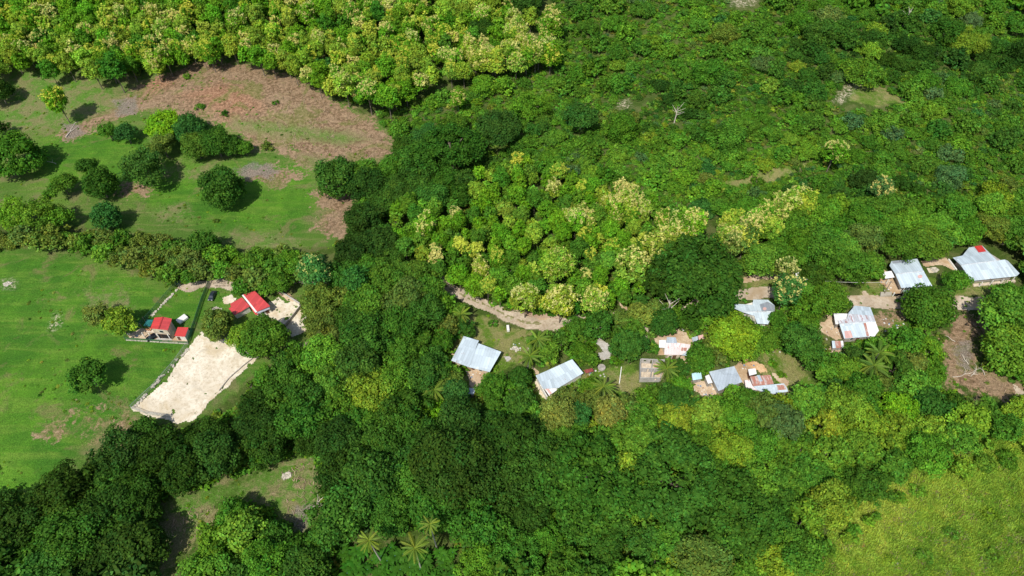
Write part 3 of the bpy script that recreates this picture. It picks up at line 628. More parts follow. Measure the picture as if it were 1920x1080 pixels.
# patchy roof house
h = House('patched_roof_house', 'big house with white, blue and rust patched tin roof beside a sandy yard', 'house', [(1607, 603)])
A = h.roof([(1590, 588, 3.3), (1602.5, 573, 3.0), (1631.7, 575.8, 3.0), (1638, 592, 3.3)], M_ZINC)
A2 = h.roof([(1590, 588.2, 3.32), (1638, 592.2, 3.32), (1641.5, 603, 3.45), (1574, 607.5, 3.45), (1571, 601, 3.4), (1588, 598, 3.4)], M_MIXR)
A3 = h.roof([(1574, 607.7, 3.43), (1619, 604.6, 3.43), (1628, 631.2, 2.8), (1583, 635, 2.8)], M_ZINC2)
A4 = h.roof([(1619.2, 604.6, 3.43), (1641.5, 603.1, 3.43), (1648, 620, 3.1), (1640, 630.5, 2.8), (1628.2, 631.2, 2.8)], M_WHITEZ)
h.roof([(1563, 587.5, 3.0), (1589, 588, 3.1), (1587, 598.5, 3.1), (1570.5, 608, 3.0), (1566.5, 607.8, 3.0)], M_WHITEZ, ex=True)
h.roof([(1619, 606, 3.4), (1623.5, 605.5, 3.4), (1629.5, 630, 2.85), (1625, 630.6, 2.85)], M_RUST, .05, 'roof_patch', lower=-.06, ex=False)
h.roof([(1583, 621, 3.1), (1595, 620, 3.1), (1599, 633, 2.85), (1585, 634.5, 2.85)], M_PINKP, .05, 'roof_patch', lower=-.06, ex=False)
Q = h.walls([h.P(1577, 606, 3.3), h.P(1586, 633, 2.8), h.P(1638, 629, 2.8), h.P(1645, 618, 3), h.P(1630, 577.5, 2.9), h.P(1604, 575, 2.9)], M_WALLG, .3, .2)
h.walls([h.P(1566, 589, 2.9), h.P(1569, 607, 2.9), h.P(1588, 599, 2.9), h.P(1590, 589, 2.9)], M_WALLG, .2, .15)
h.openings(Q, [(0, .5, 1.0, .05, 2.0, 'door'), (0, .25, .9, 1, 1.9, 'window')])
h = House('tin_shed', 'tiny shed with blue and rust red roof sheets below the sandy yard', 'shed', [(1571, 645)])
A = h.roof([(1560, 639, 2.1), (1565, 639, 2.1), (1567.5, 652.4, 1.9), (1561, 652.6, 1.9)], M_ZINC2); A = h.roof([(1565.1, 639, 2.1), (1576, 639, 2.1), (1578, 652, 1.9), (1567.6, 652.4, 1.9)], M_RUST)
A = h.roof([(1576.1, 639, 2.1), (1580.5, 639, 2.1), (1582.5, 651.7, 1.9), (1578.1, 652, 1.9)], M_WHITEZ); h.walls([h.P(1561, 640, 2), h.P(1562, 652, 1.9), h.P(1581, 651, 1.9), h.P(1579, 640, 2)], M_WALLG, .1)
# tin house with awning by the road
h = House('tin_roof_house', 'house with grey blue tin roof and white side awning above the road', 'house', [(1708, 512)])
A = h.roof([(1668, 498, 3.35), (1671.7, 489.5, 3.2), (1720, 485, 3.2), (1732, 508.5, 3.7), (1679, 514, 3.7)], M_ZINC); B2 = h.roof([(1679, 514.2, 3.68), (1732, 508.7, 3.68), (1748, 536, 3.0), (1690, 540, 3.0)], M_ZINC2)
h.roof([(1672.5, 490, 3.25), (1701, 487, 3.25), (1702, 491.5, 3.33), (1674, 494.5, 3.33)], M_DGREY, .05, 'roof_patch', lower=-.05, ex=False)
h.roof([(1725 + 4.5 * math.cos(k * .7854), 518.5 + 3.3 * math.sin(k * .7854), 3.45) for k in range(8)], M_PINKP, .05, 'roof_patch', lower=-.1, ex=False)
h.roof([(1654, 510, 2.6), (1671.7, 508, 2.8), (1677.5, 520, 2.8), (1660, 522.5, 2.6)], M_WHITEZ, .06, 'awning')
Q = h.walls([h.P(1676, 493, 3.1), h.P(1693, 536, 2.9), h.P(1741, 532.5, 2.9), h.P(1718, 488, 3.1)], M_WALLW, .35, .2)
h.openings(Q, [(0, .15, 1.0, .05, 2.1, 'doorway'), (0, .4, .9, .05, 2.1, 'doorway'), (0, .7, 1.1, .9, 2.0, 'window')])
h.posts([(1690, 549), (1700, 549), (1661, 532), (1655, 519)], 2.5, .1); h.slab([(1694, 544), (1742, 541), (1746, 546), (1698, 550)], .2, .6, M_MINT, 'porch_slab')
t = House('low_white_platform', 'low white walled platform beside the road gate of the awning house', 'platform', [(1662, 551)])
t.slab([(1651.5, 547.5), (1672.5, 546.7), (1671.5, 554), (1651, 554)], .9, 1.3, M_CONC, 'top'); EXCL.append([(1645, 540), (1695, 540), (1695, 560), (1645, 560)])
t = House('roadside_gate', 'dark low gate and wall between white pillars beside the road', 'gate', [(1682, 552)])
p0, p1 = t.P(1674, 555, 0), t.P(1691, 554, 0); wall_seg(t, p0, p1, -.3, 1.2, mat=M_DARK, name='gate_leaf', th=.08)
t.posts([(1673.5, 555), (1691.5, 554)], 1.8, .15)
# long house far right
h = House('long_tin_house', 'long tin roofed house with small red roof patch at the far right', 'house', [(1845, 495)])
A = h.roof([(1801.7, 497.5, 3.9), (1786.7, 483, 3.4), (1805, 479, 3.4), (1816.7, 464, 3.2), (1841.7, 460.5, 3.2), (1870, 488.5, 3.9)], M_ZINC)
B2 = h.roof([(1801.7, 497.7, 3.88), (1870, 488.7, 3.88), (1884, 486.5, 3.7), (1906, 517.8, 3.0), (1821.7, 526.7, 2.9)], M_ZINC2)
h.roof([(1884.2, 486.6, 3.7), (1890, 489, 3.6), (1911.7, 512.5, 3.1), (1906.3, 517.6, 3.0)], M_ZINC, ex=True)
h.roof([(1826.5, 462, 3.25), (1840.5, 460.3, 3.25), (1849, 471.5, 3.5), (1835, 473.5, 3.5)], M_RED2, .05, 'roof_patch', lower=-.09, ex=False)
Q = h.walls([h.P(1795, 486, 3.2), h.P(1824, 523, 2.9), h.P(1903, 515, 2.9), h.P(1884, 490, 3.2), h.P(1843, 464, 3.1), h.P(1818, 467, 3.1)], M_WALLG, .3, .2)
h.posts([(1835, 538), (1855, 535), (1875, 532), (1895, 529)], 2.6, .12); h.slab([(1826, 537), (1905, 528), (1903, 524), (1824, 532)], .5, 1.2, M_WALLC, 'low_front_wall')
EXCL += [[(1780, 455), (1915, 455), (1920, 540), (1820, 540)], [(1650, 482), (1755, 480), (1760, 552), (1650, 560)]]

def ridgecap(nm_label, a, b, mat, wdt=.45):
    root = next(o for o in bpy.data.objects if o.get('label') == nm_label); A_, B_ = [V3(p[0], p[1], absz=root.location.z + p[2]) for p in (a, b)]; d = B_ - A_; n = Vector((-d.y, d.x, 0)).normalized() * wdt / 2; u = Vector((0, 0, .16)); l = Vector((0, 0, .09))
    mb = MB(); P = [A_ + n + l, A_ + u, A_ - n + l, B_ + n + l, B_ + u, B_ - n + l]; mb.v = [tuple(p - root.location) for p in P]; mb.f = [(0, 1, 4, 3), (1, 2, 5, 4), (0, 2, 1), (3, 4, 5), (0, 3, 5, 2)]
    link('ridge_cap', mb.mesh('ridge_cap', mat), root)
M_CAP = plain('ridge_cap_metal', (.62, .66, .68), .5, .15, 1); M_CAPR = plain('ridge_cap_red', (.40, .04, .04), .6, .15, 1)
ridgecap('small two storey house with red gable roof inside the green fence', (305.5, 594, 5.9), (297, 617, 5.9), M_CAPR)
ridgecap('L shaped tin roof house with a dark panel and round rust spot by the road', (1393, 585.5, 3.6), (1452, 584.3, 3.6), M_CAP)
ridgecap('house with grey blue tin roof and white side awning above the road', (1679, 514, 3.7), (1732, 508.6, 3.7), M_CAP)
ridgecap('long tin roofed house with small red roof patch at the far right', (1801.7, 497.6, 3.9), (1870, 488.6, 3.9), M_CAP)
ridgecap('big house with white, blue and rust patched tin roof beside a sandy yard', (1574, 607.6, 3.45), (1641.5, 603, 3.45), M_CAP)
# ------------------------------------------------------------------ cars
def carmesh(paint, name, label, x, y, rz):
    root = empty(name, (x, y, float(Hg(x, y)) + .09), rz); tag(root, label, 'car')
    L_, W_ = 4.3, 1.74
    prof = [(-2.15, .45), (-2.12, .85), (-1.3, .98), (-.7, 1.42), (.75, 1.45), (1.45, 1.0), (2.1, .92), (2.15, .45)]
    def extr(pr, w0, mat, nm, zs=None):
        mb = MB(); n = len(pr)
        for sgn in (-1, 1):
            for (a, b) in pr: mb.v.append((a, sgn * (w0 if b < 1.1 else w0 * .82), b))
        mb.f = [tuple(range(n)), tuple(range(2 * n - 1, n - 1, -1))] + [(i, i + n, (i + 1) % n + n, (i + 1) % n) for i in range(n)]
        o = link(nm, mb.mesh(nm, mat), root); md = o.modifiers.new('bevel', 'BEVEL'); md.width = .06; md.segments = 2; return o
    extr([(-2.15, .35), (-2.15, .78), (-1.9, .92), (1.3, .98), (2.0, .88), (2.15, .7), (2.15, .35)], W_ / 2, paint, 'body')
    extr([(-1.55, .96), (-.95, 1.40), (.65, 1.42), (1.35, .98)], W_ / 2 - .08, M_GLASS, 'windows')
    rf_ = MB(); rf_.box((-.15, 0, 1.44), (1.55, 1.25, .06)); link('roof_panel', rf_.mesh('roof_panel', paint), root)
    for a in (-1.35, 1.35):
        for s_ in (-1, 1):
            wm = MB(); wm.tube([(a, s_ * (W_ / 2 - .16), .32), (a, s_ * (W_ / 2 + .02), .32)], [.32, .32], 16); wh = link('wheel', wm.mesh('wheel', M_BLACK), root)
            rm = MB(); rm.tube([(a, s_ * (W_ / 2 + .02), .32), (a, s_ * (W_ / 2 + .03), .32)], [.19, .19], 12); link('rim', rm.mesh('rim', M_STEEL), wh)
    for s_ in (-1, 1):
        lm = MB(); lm.box((2.12, s_ * .6, .72), (.1, .36, .16)); link('headlight', lm.mesh('headlight', M_PILLAR), root)
    return root
M_CARG = plain('dark_grey_car_paint', (.035, .05, .065), .25, .05, 1, metal=.4, spec=.6); M_CARB = plain('black_car_paint', (.01, .01, .016), .2, .05, 1, spec=.7)
p = V3(398.5, 555, .5); d_ = V3(395, 562.5, 0) - V3(402.5, 546, 0); carmesh(M_CARG, 'parked_car', 'dark grey car parked on the grass left of the red roofed house', p.x, p.y, math.atan2(d_.y, d_.x))
p = V3(287, 632, .5); carmesh(M_CARB, 'parked_car', 'black car parked in front of the two storey house', p.x, p.y, math.radians(-140))

# ------------------------------------------------------------------ fences and walls
def fence(name, label, pts, hgt, net, post=M_GREENP, step=3.0, footing=None, cat='fence'):
    W_ = [V3(a, b, 0) for a, b in pts]; root = empty(name, W_[0]); tag(root, label, cat); off = W_[0]
    net_ = MB(); rail = MB(); foot = MB(); pp = []
    for a, b in zip(W_[:-1], W_[1:]):
        n = max(1, int((b - a).length / step))
        for k in range(n): pp.append(a.lerp(b, k / n))
    pp.append(W_[-1])
    for q in pp: q.z = float(Hg(q.x, q.y))
    for a, b in zip(pp[:-1], pp[1:]):
        net_.quad(a + Vector((0, 0, .1)), b + Vector((0, 0, .1)), b + Vector((0, 0, hgt)), a + Vector((0, 0, hgt)))
        rail.tube([a + Vector((0, 0, hgt)), b + Vector((0, 0, hgt))], [.04, .04], 5)
        if footing: m = (a + b) / 2; d = b - a; foot.box((m.x, m.y, m.z), (d.length * .96, .3, .7), math.atan2(d.y, d.x))
    net_.add('wire_mesh', net, root); rail.add('top_rail', post, root)
    if footing: foot.add('footing', footing, root)
    for q in pp:
        mb = MB(); mb.tube([q - Vector((0, 0, .4)), q + Vector((0, 0, hgt + .05))], [.06, .05], 6); mb.add('post', post, root)
fence('chain_link_fence', 'green chain link fence along the left side of the fenced garden', [(236, 637), (278, 597), (331, 535), (360, 528)], 1.9, M_GNET)
fence('chain_link_fence', 'green chain link fence between the garden and the parked grey car', [(394, 531), (380, 565), (366, 608), (354, 643)], 1.9, M_GNET2)
fence('chain_link_fence', 'green and white fence along the front of the two storey house', [(236.5, 638), (300, 642), (353, 645)], 1.5, M_GNET, footing=M_STONE)
fence('chain_link_fence', 'long wire fence down the left side of the large sand lot', [(354, 646), (330, 680), (290, 726), (262, 752), (248, 766)], 1.8, M_WNET, M_STEEL)
fence('chain_link_fence', 'short wire fence across the lower end of the large sand lot', [(249, 767), (275, 777), (318, 783)], 1.7, M_WNET, M_STEEL)
def lowwall(name, label, pts, hgt, th, mat):
    W_ = [V3(a, b, 0) for a, b in pts]; mb = MB()
    for i, (a, b) in enumerate(zip(W_[:-1], W_[1:])):
        m = (a + b) / 2; d = b - a; mb.box((m.x, m.y, float(Hg(m.x, m.y)) + hgt / 2 - .25 + .003 * i), (d.length, th, hgt + .5), math.atan2(d.y, d.x))
    tag(mb.add(name, mat, off=(0, 0, 0)), label, 'wall')
lowwall('garden_wall', 'pale wall running behind the sand yard of the red roofed house', [(517, 544), (536, 554), (565, 573)], 1.0, .25, M_CONC)
lowwall('garden_wall', 'grey wall slanting down across the small sand yard', [(566, 575), (551, 595), (534, 615)], 1.5, .25, M_WALLG)
lowwall('garden_wall', 'low dark wall along the right side of the large sand lot', [(479, 669), (455, 688), (430, 710), (412, 733)], .5, .2, M_WALLG)
lowwall('garden_wall', 'thin white wall in front of the unfinished block house lawn', [(1165, 689), (1161, 720)], .5, .25, M_PILLAR)
lowwall('garden_wall', 'white wall on the left of the long far right house', [(1777, 488), (1792, 508)], .8, .4, M_PILLAR)
mb = MB()
for k in range(55):
    t_ = R.uniform(0, 1); a = V3(354 + (250 - 354) * t_ + R.normal(2, 1.6), 650 + (764 - 650) * t_ + R.normal(0, 1.6), .1); s_ = R.uniform(.25, .8)
    mb.box((a.x, a.y, a.z), (s_ * 1.4, s_, s_ * .6), R.uniform(0, 3))
tag(mb.add('rubble', M_STONE, off=(0, 0, 0)), 'pale stone rubble strewn along the wire fence of the sand lot', 'rubble', kind='stuff')
mb = MB()
for k in range(30):
    t_ = R.uniform(0, 1); a = V3(282 + (331 - 282) * t_ + R.normal(2, .8), 592 + (541 - 592) * t_ + R.normal(1, .8), .1); s_ = R.uniform(.3, .7)
    mb.box((a.x, a.y, a.z), (s_ * 1.4, s_, s_ * .6), R.uniform(0, 3))
tag(mb.add('rubble', M_STONE, off=(0, 0, 0)), 'white stones laid along the left fence of the garden', 'rubble', kind='stuff')
for (px, py, a_, s_, nm, lab, mt_) in [(342, 599, .9, (3.4, 2.2, .9), 'white_trailer', 'white covered trailer on the garden grass behind the red shed', M_PILLAR), (952.5, 617, 0.1, (.9, 2.2, 1.2), 'white_cistern', 'narrow white cistern at the edge of the lawn by the road', M_PILLAR),
    (886.5, 649, .3, (1.6, .9, .8), None, None, None), (882, 793, 0, (2.0, .6, .5), 'white_bench', 'small white bench under the trees at the foot of the footpath', M_PILLAR)]:
    if nm is None: continue
    p = V3(px, py, .5); r0 = empty(nm, (p.x, p.y, float(Hg(p.x, p.y))), a_); tag(r0, lab, nm.split('_')[1])
    m1 = MB(); m1.box((0, 0, s_[2] / 2 + .25), s_); o = link('body', m1.mesh('body', mt_), r0); md = o.modifiers.new('bevel', 'BEVEL'); md.width = .12; md.segments = 3
    m2 = MB(); m2.box((0, 0, .1), (s_[0] * .8, s_[1] * .8, .5)); link('base', m2.mesh('base', M_DARK), r0)

# utility poles and wire
wp = [V3(1480, 514, 7.5), V3(1663, 519, 7.5), V3(1668, 520, 7.5)]
def pole(px, py, label, hgt=8, lean=0.0):
    p = V3(px, py, 0); r0 = empty('utility_pole', p); tag(r0, label, 'pole'); mb = MB(); mb.tube([(0, 0, -.5), (lean, 0, hgt)], [.16, .11], 8); link('post', mb.mesh('post', M_WOODP), r0)
    c = MB(); c.box((lean, 0, hgt - .6), (1.5, .12, .12)); link('crossarm', c.mesh('crossarm', M_WOODP), r0); return p + Vector((lean, 0, hgt - .5))
q0 = pole(1657, 553, 'thin wooden utility pole in the yard of the awning house', 7.5, -.5); q1 = pole(1480, 545, 'utility pole behind the flowering tree on the right of the village', 7.5)
wm = MB(); wm.tube([q0.lerp(q1, k / 10) - Vector((0, 0, 1.2 * (1 - (k / 5 - 1) ** 2))) for k in range(11)], [.035] * 11, 4)
tag(wm.add('power_line', M_PILLAR, off=(0, 0, 0)), 'thin pale power line strung over the trees above the road', 'cable')
# dead wood
def branchobj(px, py, L_, ang, label, name='fallen_branch', lift=.25, rad=.13, forks=4):
    p = V3(px, py, 0); r0 = MB(); rr = np.random.default_rng(int(px * 7 + py)); pts = []; x = y = 0; a = ang
    for k in range(7): pts.append((x, y, lift + rr.uniform(0, .25))); x += math.cos(a) * L_ / 6; y += math.sin(a) * L_ / 6; a += rr.normal(0, .18)
    r0.tube(pts, list(np.linspace(rad, rad * .3, 7)), 6)
    for f in range(forks):
        s_ = pts[rr.integers(1, 6)]; b = ang + rr.choice([-1, 1]) * rr.uniform(.4, 1.1); l2 = L_ * rr.uniform(.2, .4)
        r0.tube([s_, (s_[0] + math.cos(b) * l2 * .5, s_[1] + math.sin(b) * l2 * .5, s_[2] + .3), (s_[0] + math.cos(b + .2) * l2, s_[1] + math.sin(b + .2) * l2, s_[2] + .2)], [rad * .5, rad * .35, rad * .15], 5)
    o = link(name, r0.mesh(name, M_DEAD)); o.location = p; tag(o, label, 'branch')
branchobj(1815, 684, 4, 1.8, 'white forked dead branch in the middle of the brown right field')
branchobj(1785, 708, 9, .05, 'long bleached branch lying along the lower edge of the brown field'); branchobj(1820, 706, 7, .7, 'bleached forked branch right of the long one in the brown field')
branchobj(1845, 705, 5, 1.3, 'short upright pointing bleached stick at the right of the brown field'); branchobj(580, 962, 9, 1.05, 'grey fallen log in the small dry clearing at the bottom', rad=.2)
branchobj(124, 258, 11, 1.45, 'pale fallen trunk on grey ground left of the bushes', rad=.28, forks=1); branchobj(106, 309, 5, 2.4, 'small fallen stick in the left pasture', forks=1)
branchobj(1790, 642, 3, 2.2, 'tiny white stick near the left edge of the brown field', forks=1); branchobj(1545, 655, 6, -.4, 'bare pole lying in the sandy yard by the patched roof', forks=0, rad=.1)
for k, (px, py, lab) in enumerate([(15, 533, 'pale rock heap in the left pasture'), (538, 893, 'white ash heap in the dry clearing at the bottom'), (1752, 507, 'pale boulder heap on the grass between two tin roofed houses'), (965, 655, 'whitish stone heap on the lawn right of the blue roofed house')]):
    mb = MB(); 
    for j in range(34):
        s_ = R.uniform(.3, .6); ra, rr_ = R.uniform(0, 6.28), 1.3 * math.sqrt(R.uniform(0, 1)); mb.box((rr_ * math.cos(ra), rr_ * .8 * math.sin(ra), s_ * .2), (s_ * 1.3, s_, s_ * .7), R.uniform(0, 3))
    o = link('stone_heap', mb.mesh('stone_heap', M_STONE)); o.location = V3(px, py, 0); tag(o, lab, 'stone heap')

# ------------------------------------------------------------------ foliage prototypes
def dirs(n, r, zmin=-1.0):
    out = np.zeros((0, 3))
    while len(out) < n:
        v = r.normal(size=(n * 2, 3)); v /= np.linalg.norm(v, axis=1)[:, None]; out = np.vstack([out, v[v[:, 2] > zmin]])
    return out[:n]
_t = (1 + 5 ** .5) / 2
ICO = np.array([(-1,_t,0),(1,_t,0),(-1,-_t,0),(1,-_t,0),(0,-1,_t),(0,1,_t),(0,-1,-_t),(0,1,-_t),(_t,0,-1),(_t,0,1),(-_t,0,-1),(-_t,0,1)], float); ICO /= np.linalg.norm(ICO[0])
ICF = np.array([(0,11,5),(0,5,1),(0,1,7),(0,7,10),(0,10,11),(1,5,9),(5,11,4),(11,10,2),(10,7,6),(7,1,8),(3,9,4),(3,4,2),(3,2,6),(3,6,8),(3,8,9),(4,9,5),(2,4,11),(6,2,10),(8,6,7),(9,8,1)])
def leafquads(P, Nn, s, r, asp=.62):
    n = len(P); t = r.normal(size=(n, 3)); t -= (t * Nn).sum(1)[:, None] * Nn; t /= np.linalg.norm(t, axis=1)[:, None]
    b = np.cross(Nn, t); s = np.asarray(s)[:, None]
    a1 = P + t * s; a2 = P + b * s * asp + t * s * .15; a3 = P - t * s * .9 - Nn * s * .25; a4 = P - b * s * asp
    return np.stack([a1, a2, a3, a4], 1).reshape(-1, 3)
FORMS = {  # height ratio, lump count, lump radius lo/hi, push in/out, leaf jitter, zmin, lump brightness spread
 'round':    dict(c=.78, n=46, lr=(.20, .34), push=(.66, .84), zmin=-.35, irr=.10, jit=.14, lv=.10),
 'open':     dict(c=.70, n=34, lr=(.18, .36), push=(.50, .88), zmin=-.25, irr=.30, jit=.22, lv=.15),
 'umbrella': dict(c=.36, n=70, lr=(.13, .22), push=(.45, .92), zmin=-.05, irr=.22, jit=.16, lv=.12),
 'teak':     dict(c=1.45, n=38, lr=(.24, .38), push=(.45, .82), zmin=-.35, irr=.22, jit=.22, lv=.16),
 'bush':     dict(c=.60, n=18, lr=(.26, .42), push=(.45, .75), zmin=-.1, irr=.28, jit=.24, lv=.14),
 'feather':  dict(c=.45, n=40, lr=(.14, .26), push=(.35, .92), zmin=-.1, irr=.35, jit=.30, lv=.16)}
def crown_np(form, Rn, seed, ls=.55, dens=1.0, onehull=False):
    f = FORMS[form]; r = np.random.default_rng(seed); n = int(f['n'] * (1 if Rn > 3 else .6)); d = dirs(n, r, f['zmin'])
    # blue-noise-like spread of the clumps
    for _ in range(10):
        D = d[:, None] - d[None]; q = (D ** 2).sum(-1) + np.eye(n); d = d + .02 * (D / q[..., None]).sum(1) / 4; d[:, 2] = np.maximum(d[:, 2], f['zmin']); d /= np.linalg.norm(d, axis=1)[:, None]
    az = np.arctan2(d[:, 1], d[:, 0]); ph = r.uniform(0, 6.3, 4)
    irr = 1 + f['irr'] * (.5 * np.sin(2 * az + ph[0]) + .45 * np.sin(3 * az + ph[1]) + .4 * np.sin(5 * az + ph[2] + 3 * d[:, 2]) + r.normal(0, .25, n))
    push = r.uniform(*f['push'], n) * irr
    C = d * push[:, None] * Rn * np.array([1, 1, f['c']]); LR = r.uniform(*f['lr'], n) * Rn
    if form in ('umbrella', 'round', 'open', 'feather'):
        k = max(6, n // 4); a = r.uniform(0, 6.28, k); q = np.sqrt(r.uniform(0, .5, k)); C2 = np.stack([np.cos(a) * q * Rn, np.sin(a) * q * Rn, Rn * f['c'] * r.uniform(.55, .85, k)], -1)
        C = np.vstack([C, C2]); LR = np.concatenate([LR, r.uniform(*f['lr'], k) * Rn])
    zs = .85 if form != 'teak' else 1.0
    Vs, Ls, Sz, T = [], [], [], []; nv = 0
    lumpv = np.clip(1 + r.normal(0, f['lv'], len(C)), .6, 1.45); hue = r.normal(0, .05, len(C))
    if onehull:
        Vs.append(ICO * Rn * .66 * np.array([1, 1, f['c']])); Ls.append(ICF.ravel()); Sz += [3] * 20; nv = 12; T.append(np.tile([.8, .8, .8], (20, 1)))
    for i, (c, lr) in enumerate(zip(C, LR)):
        # opaque heart of the clump
        V_ = c + ICO * (1 + r.normal(0, .08, (12, 1))) * lr * .64 * np.array([1, 1, zs])
        if not onehull:
            Vs.append(V_); Ls.append((ICF + nv).ravel()); Sz += [3] * 20; nv += 12; T.append(np.tile([.85, .87, .83], (20, 1)) * lumpv[i])
        m = max(5, int(dens * 2.3 * math.pi * lr * lr * 1.15 / (ls * ls)))
        dd = dirs(m, r, -.55); out = c / (np.linalg.norm(c) + 1e-6); keep = (dd @ out) > -.45; dd = dd[keep]; m = len(dd)
        if not m: continue
        P = c + dd * lr * r.uniform(1 - f['jit'], 1 + f['jit'], (m, 1)) * np.array([1, 1, zs])
        Nn = dd * .75 + r.normal(0, .42, (m, 3)) + np.array([0, 0, .35]); Nn /= np.linalg.norm(Nn, axis=1)[:, None]
        Vs.append(leafquads(P, Nn, ls * r.uniform(.45, 1.0, m), r)); Ls.append(np.arange(4 * m) + nv); Sz += [4] * m; nv += 4 * m
        b = lumpv[i] * np.clip(r.normal(1, .24, m), .45, 1.75); h = hue[i] + r.normal(0, .07, m)
        T.append(np.stack([b * (1 + h * 1.6), b, b * (1 - h)], -1))
    return np.vstack(Vs), np.concatenate(Ls), np.array(Sz), np.vstack(T), C, LR
def blossom_np(C, LR, Rn, c, seed, ls=.42):
    r = np.random.default_rng(seed + 99); P, Nn = [], []
    for q, lr in zip(C, LR):
        if q[2] < -.05 * Rn * c and r.random() < .8: continue
        if r.random() < .22: continue
        k = r.integers(3, 7)
        for _ in range(k):
            d = dirs(1, r, .15)[0]; base = q + d * lr * 1.0; m = 9
            for j in range(m): P.append(base + np.array([0, 0, .12 * j * .8]) + r.normal(0, .26, 3)); v = r.normal(0, .6, 3) + (0, 0, .8); Nn.append(v / np.linalg.norm(v))
    P = np.array(P); Nn = np.array(Nn); n = len(P); V_ = leafquads(P, Nn, ls * r.uniform(.5, 1.0, n), r, .75); b = np.clip(r.normal(1, .13, n), .6, 1.3)
    return V_, np.arange(4 * n), np.full(n, 4), np.stack([b, b * r.normal(1, .03, n), b * r.normal(1, .08, n)], -1)
def trunk_mesh(kind, seed):
    r = np.random.default_rng(seed); mb = MB(); tall = kind == 'teak'
    hx, hy = r.normal(0, .05, 2); pts = [(0, 0, -.12), (0, 0, .0), (hx * .5, hy * .5, .35), (hx, hy, .7), (hx * 1.3, hy * 1.3, 1.0)]
    mb.tube(pts, [.075, .06, .045, .035, .012], 8)
    for k in range(5):
        a = k * 1.257 + r.uniform(-.3, .3); z0 = r.uniform(.35, .7); l = .3 if tall else .55
        mb.tube([(hx * .7, hy * .7, z0), (hx + math.cos(a) * l * .5, hy + math.sin(a) * l * .5, z0 + .2), (hx + math.cos(a) * l, hy + math.sin(a) * l, z0 + .38)], [.03, .02, .007], 6)
    return mb.mesh('trunk', M_BARK)
NOM = {'s': 2.2, 'm': 4.4, 'l': 7.5, 'h': 13.0}
PROTO = {}
def proto(form, cls, k):
    key = (form, cls, k)
    if key not in PROTO:
        Rn = NOM[cls]; ls = {'s': .36, 'm': .45, 'l': .52, 'h': .60}[cls]
        if form == 'teak': ls *= 1.15
        if form == 'feather': ls *= .8
        V_, L_, Z_, T_, C, LR = crown_np(form, Rn, hash_(form) + 13 * k + ord(cls), ls, 1.0)
        PROTO[key] = (mesh_np('crown', V_, L_, Z_, M_LEAF, T_), C, LR, Rn)
    return PROTO[key]
def hash_(s_): return sum(ord(c) * (i + 3) for i, c in enumerate(s_)) % 9973
BLOS = {}
def blos(cls, k):
    if (cls, k) not in BLOS:
        _, C, LR, Rn = proto('teak', cls, k); V_, L_, Z_, T_ = blossom_np(C, LR, Rn, 1.4, k); BLOS[(cls, k)] = mesh_np('blossom', V_, L_, Z_, M_LEAF, T_)
    return BLOS[(cls, k)]
TR = {k: [trunk_mesh(k, q) for q in range(3)] for k in ('teak', 'round')}

PAL = {  # name: (linear colour, word)
 'dark': ((.040, .102, .013), 'dark green'), 'deep': ((.058, .155, .018), 'deep green'), 'mid': ((.092, .220, .020), 'mid green'), 'bright': ((.130, .285, .024), 'bright green'),
 'yellow': ((.20, .325, .026), 'yellow green'), 'olive': ((.145, .215, .034), 'olive green'), 'bluish': ((.055, .170, .030), 'bluish green'), 'grey': ((.095, .19, .05), 'grey green'),
 'lime': ((.16, .36, .016), 'lime green'), 'teak': ((.13, .30, .016), 'fresh green'), 'teaky': ((.235, .365, .034), 'yellowish green'), 'teakd': ((.070, .205, .017), 'darker green'), 'russet': ((.19, .235, .045), 'russet green')}
FLOWER = (.60, .58, .18)
FORMW = {'round': 'dome crowned', 'open': 'broadleaf', 'umbrella': 'wide flat crowned', 'teak': 'teak', 'bush': 'bushy', 'feather': 'feathery'}
LAND = [((470,200),'brown clearing'),((310,612),'two storey house'),((470,570),'red roofed house'),((370,700),'large sand lot'),((890,665),'blue roofed house'),((1050,705),'tilted tin roof'),((1220,690),'unfinished block house'),
 ((1262,650),'rusty white roof'),((1358,708),'dull grey roof'),((1435,720),'rust striped roof'),((1415,585),'L shaped tin roof'),((1607,603),'patched tin roof'),((1706,512),'roof with white awning'),((1848,495),'long roof'),
 ((1800,660),'brown field'),((1595,175),'bare hill patch'),((930,575),'dirt road bend'),((1640,670),'twin coconut palms'),((760,1010),'bottom edge palms'),((540,900),'lower dry clearing'),
 ((1565,290),'lone flowering tree'),((400,350),'round pasture tree'),((340,260),'pasture tree clump'),((80,450),'hedgerow left end'),((400,480),'hedgerow middle'),((1780,960),'tall grass corner'),
 ((700,600),'dark roadside grove'),((80,60),'top left corner'),((450,50),'upper left plantation'),((780,60),'upper plantation middle'),((1000,100),'upper cream clump'),((1200,60),'top edge scrub'),
 ((1500,60),'top dark scrub'),((1850,60),'top right corner'),((900,300),'scrub near clearing'),((1100,250),'scrub hill middle'),((1400,200),'scrub hill slope'),((1800,300),'scrub hill right edge'),
 ((1400,430),'pale flowering clump'),((1150,400),'middle plantation'),((1550,430),'upper village woodland'),((120,1040),'bottom left corner'),((200,920),'lower left dark grove'),((900,900),'bottom dark canopy'),
 ((1200,920),'bottom wide canopies'),((1500,850),'lower right woodland'),((1130,790),'russet topped trees'),((1300,1040),'bottom edge woodland'),((1720,800),'woodland under brown field'),((850,800),'footpath'),
 ((720,350),'dark clearing grove'),((30,290),'pasture left edge'),((1480,520),'half hidden hut'),((1050,640),'road bend palm'),((430,860),'grove under sand lot'),((1240,480),'huge dark tree')]
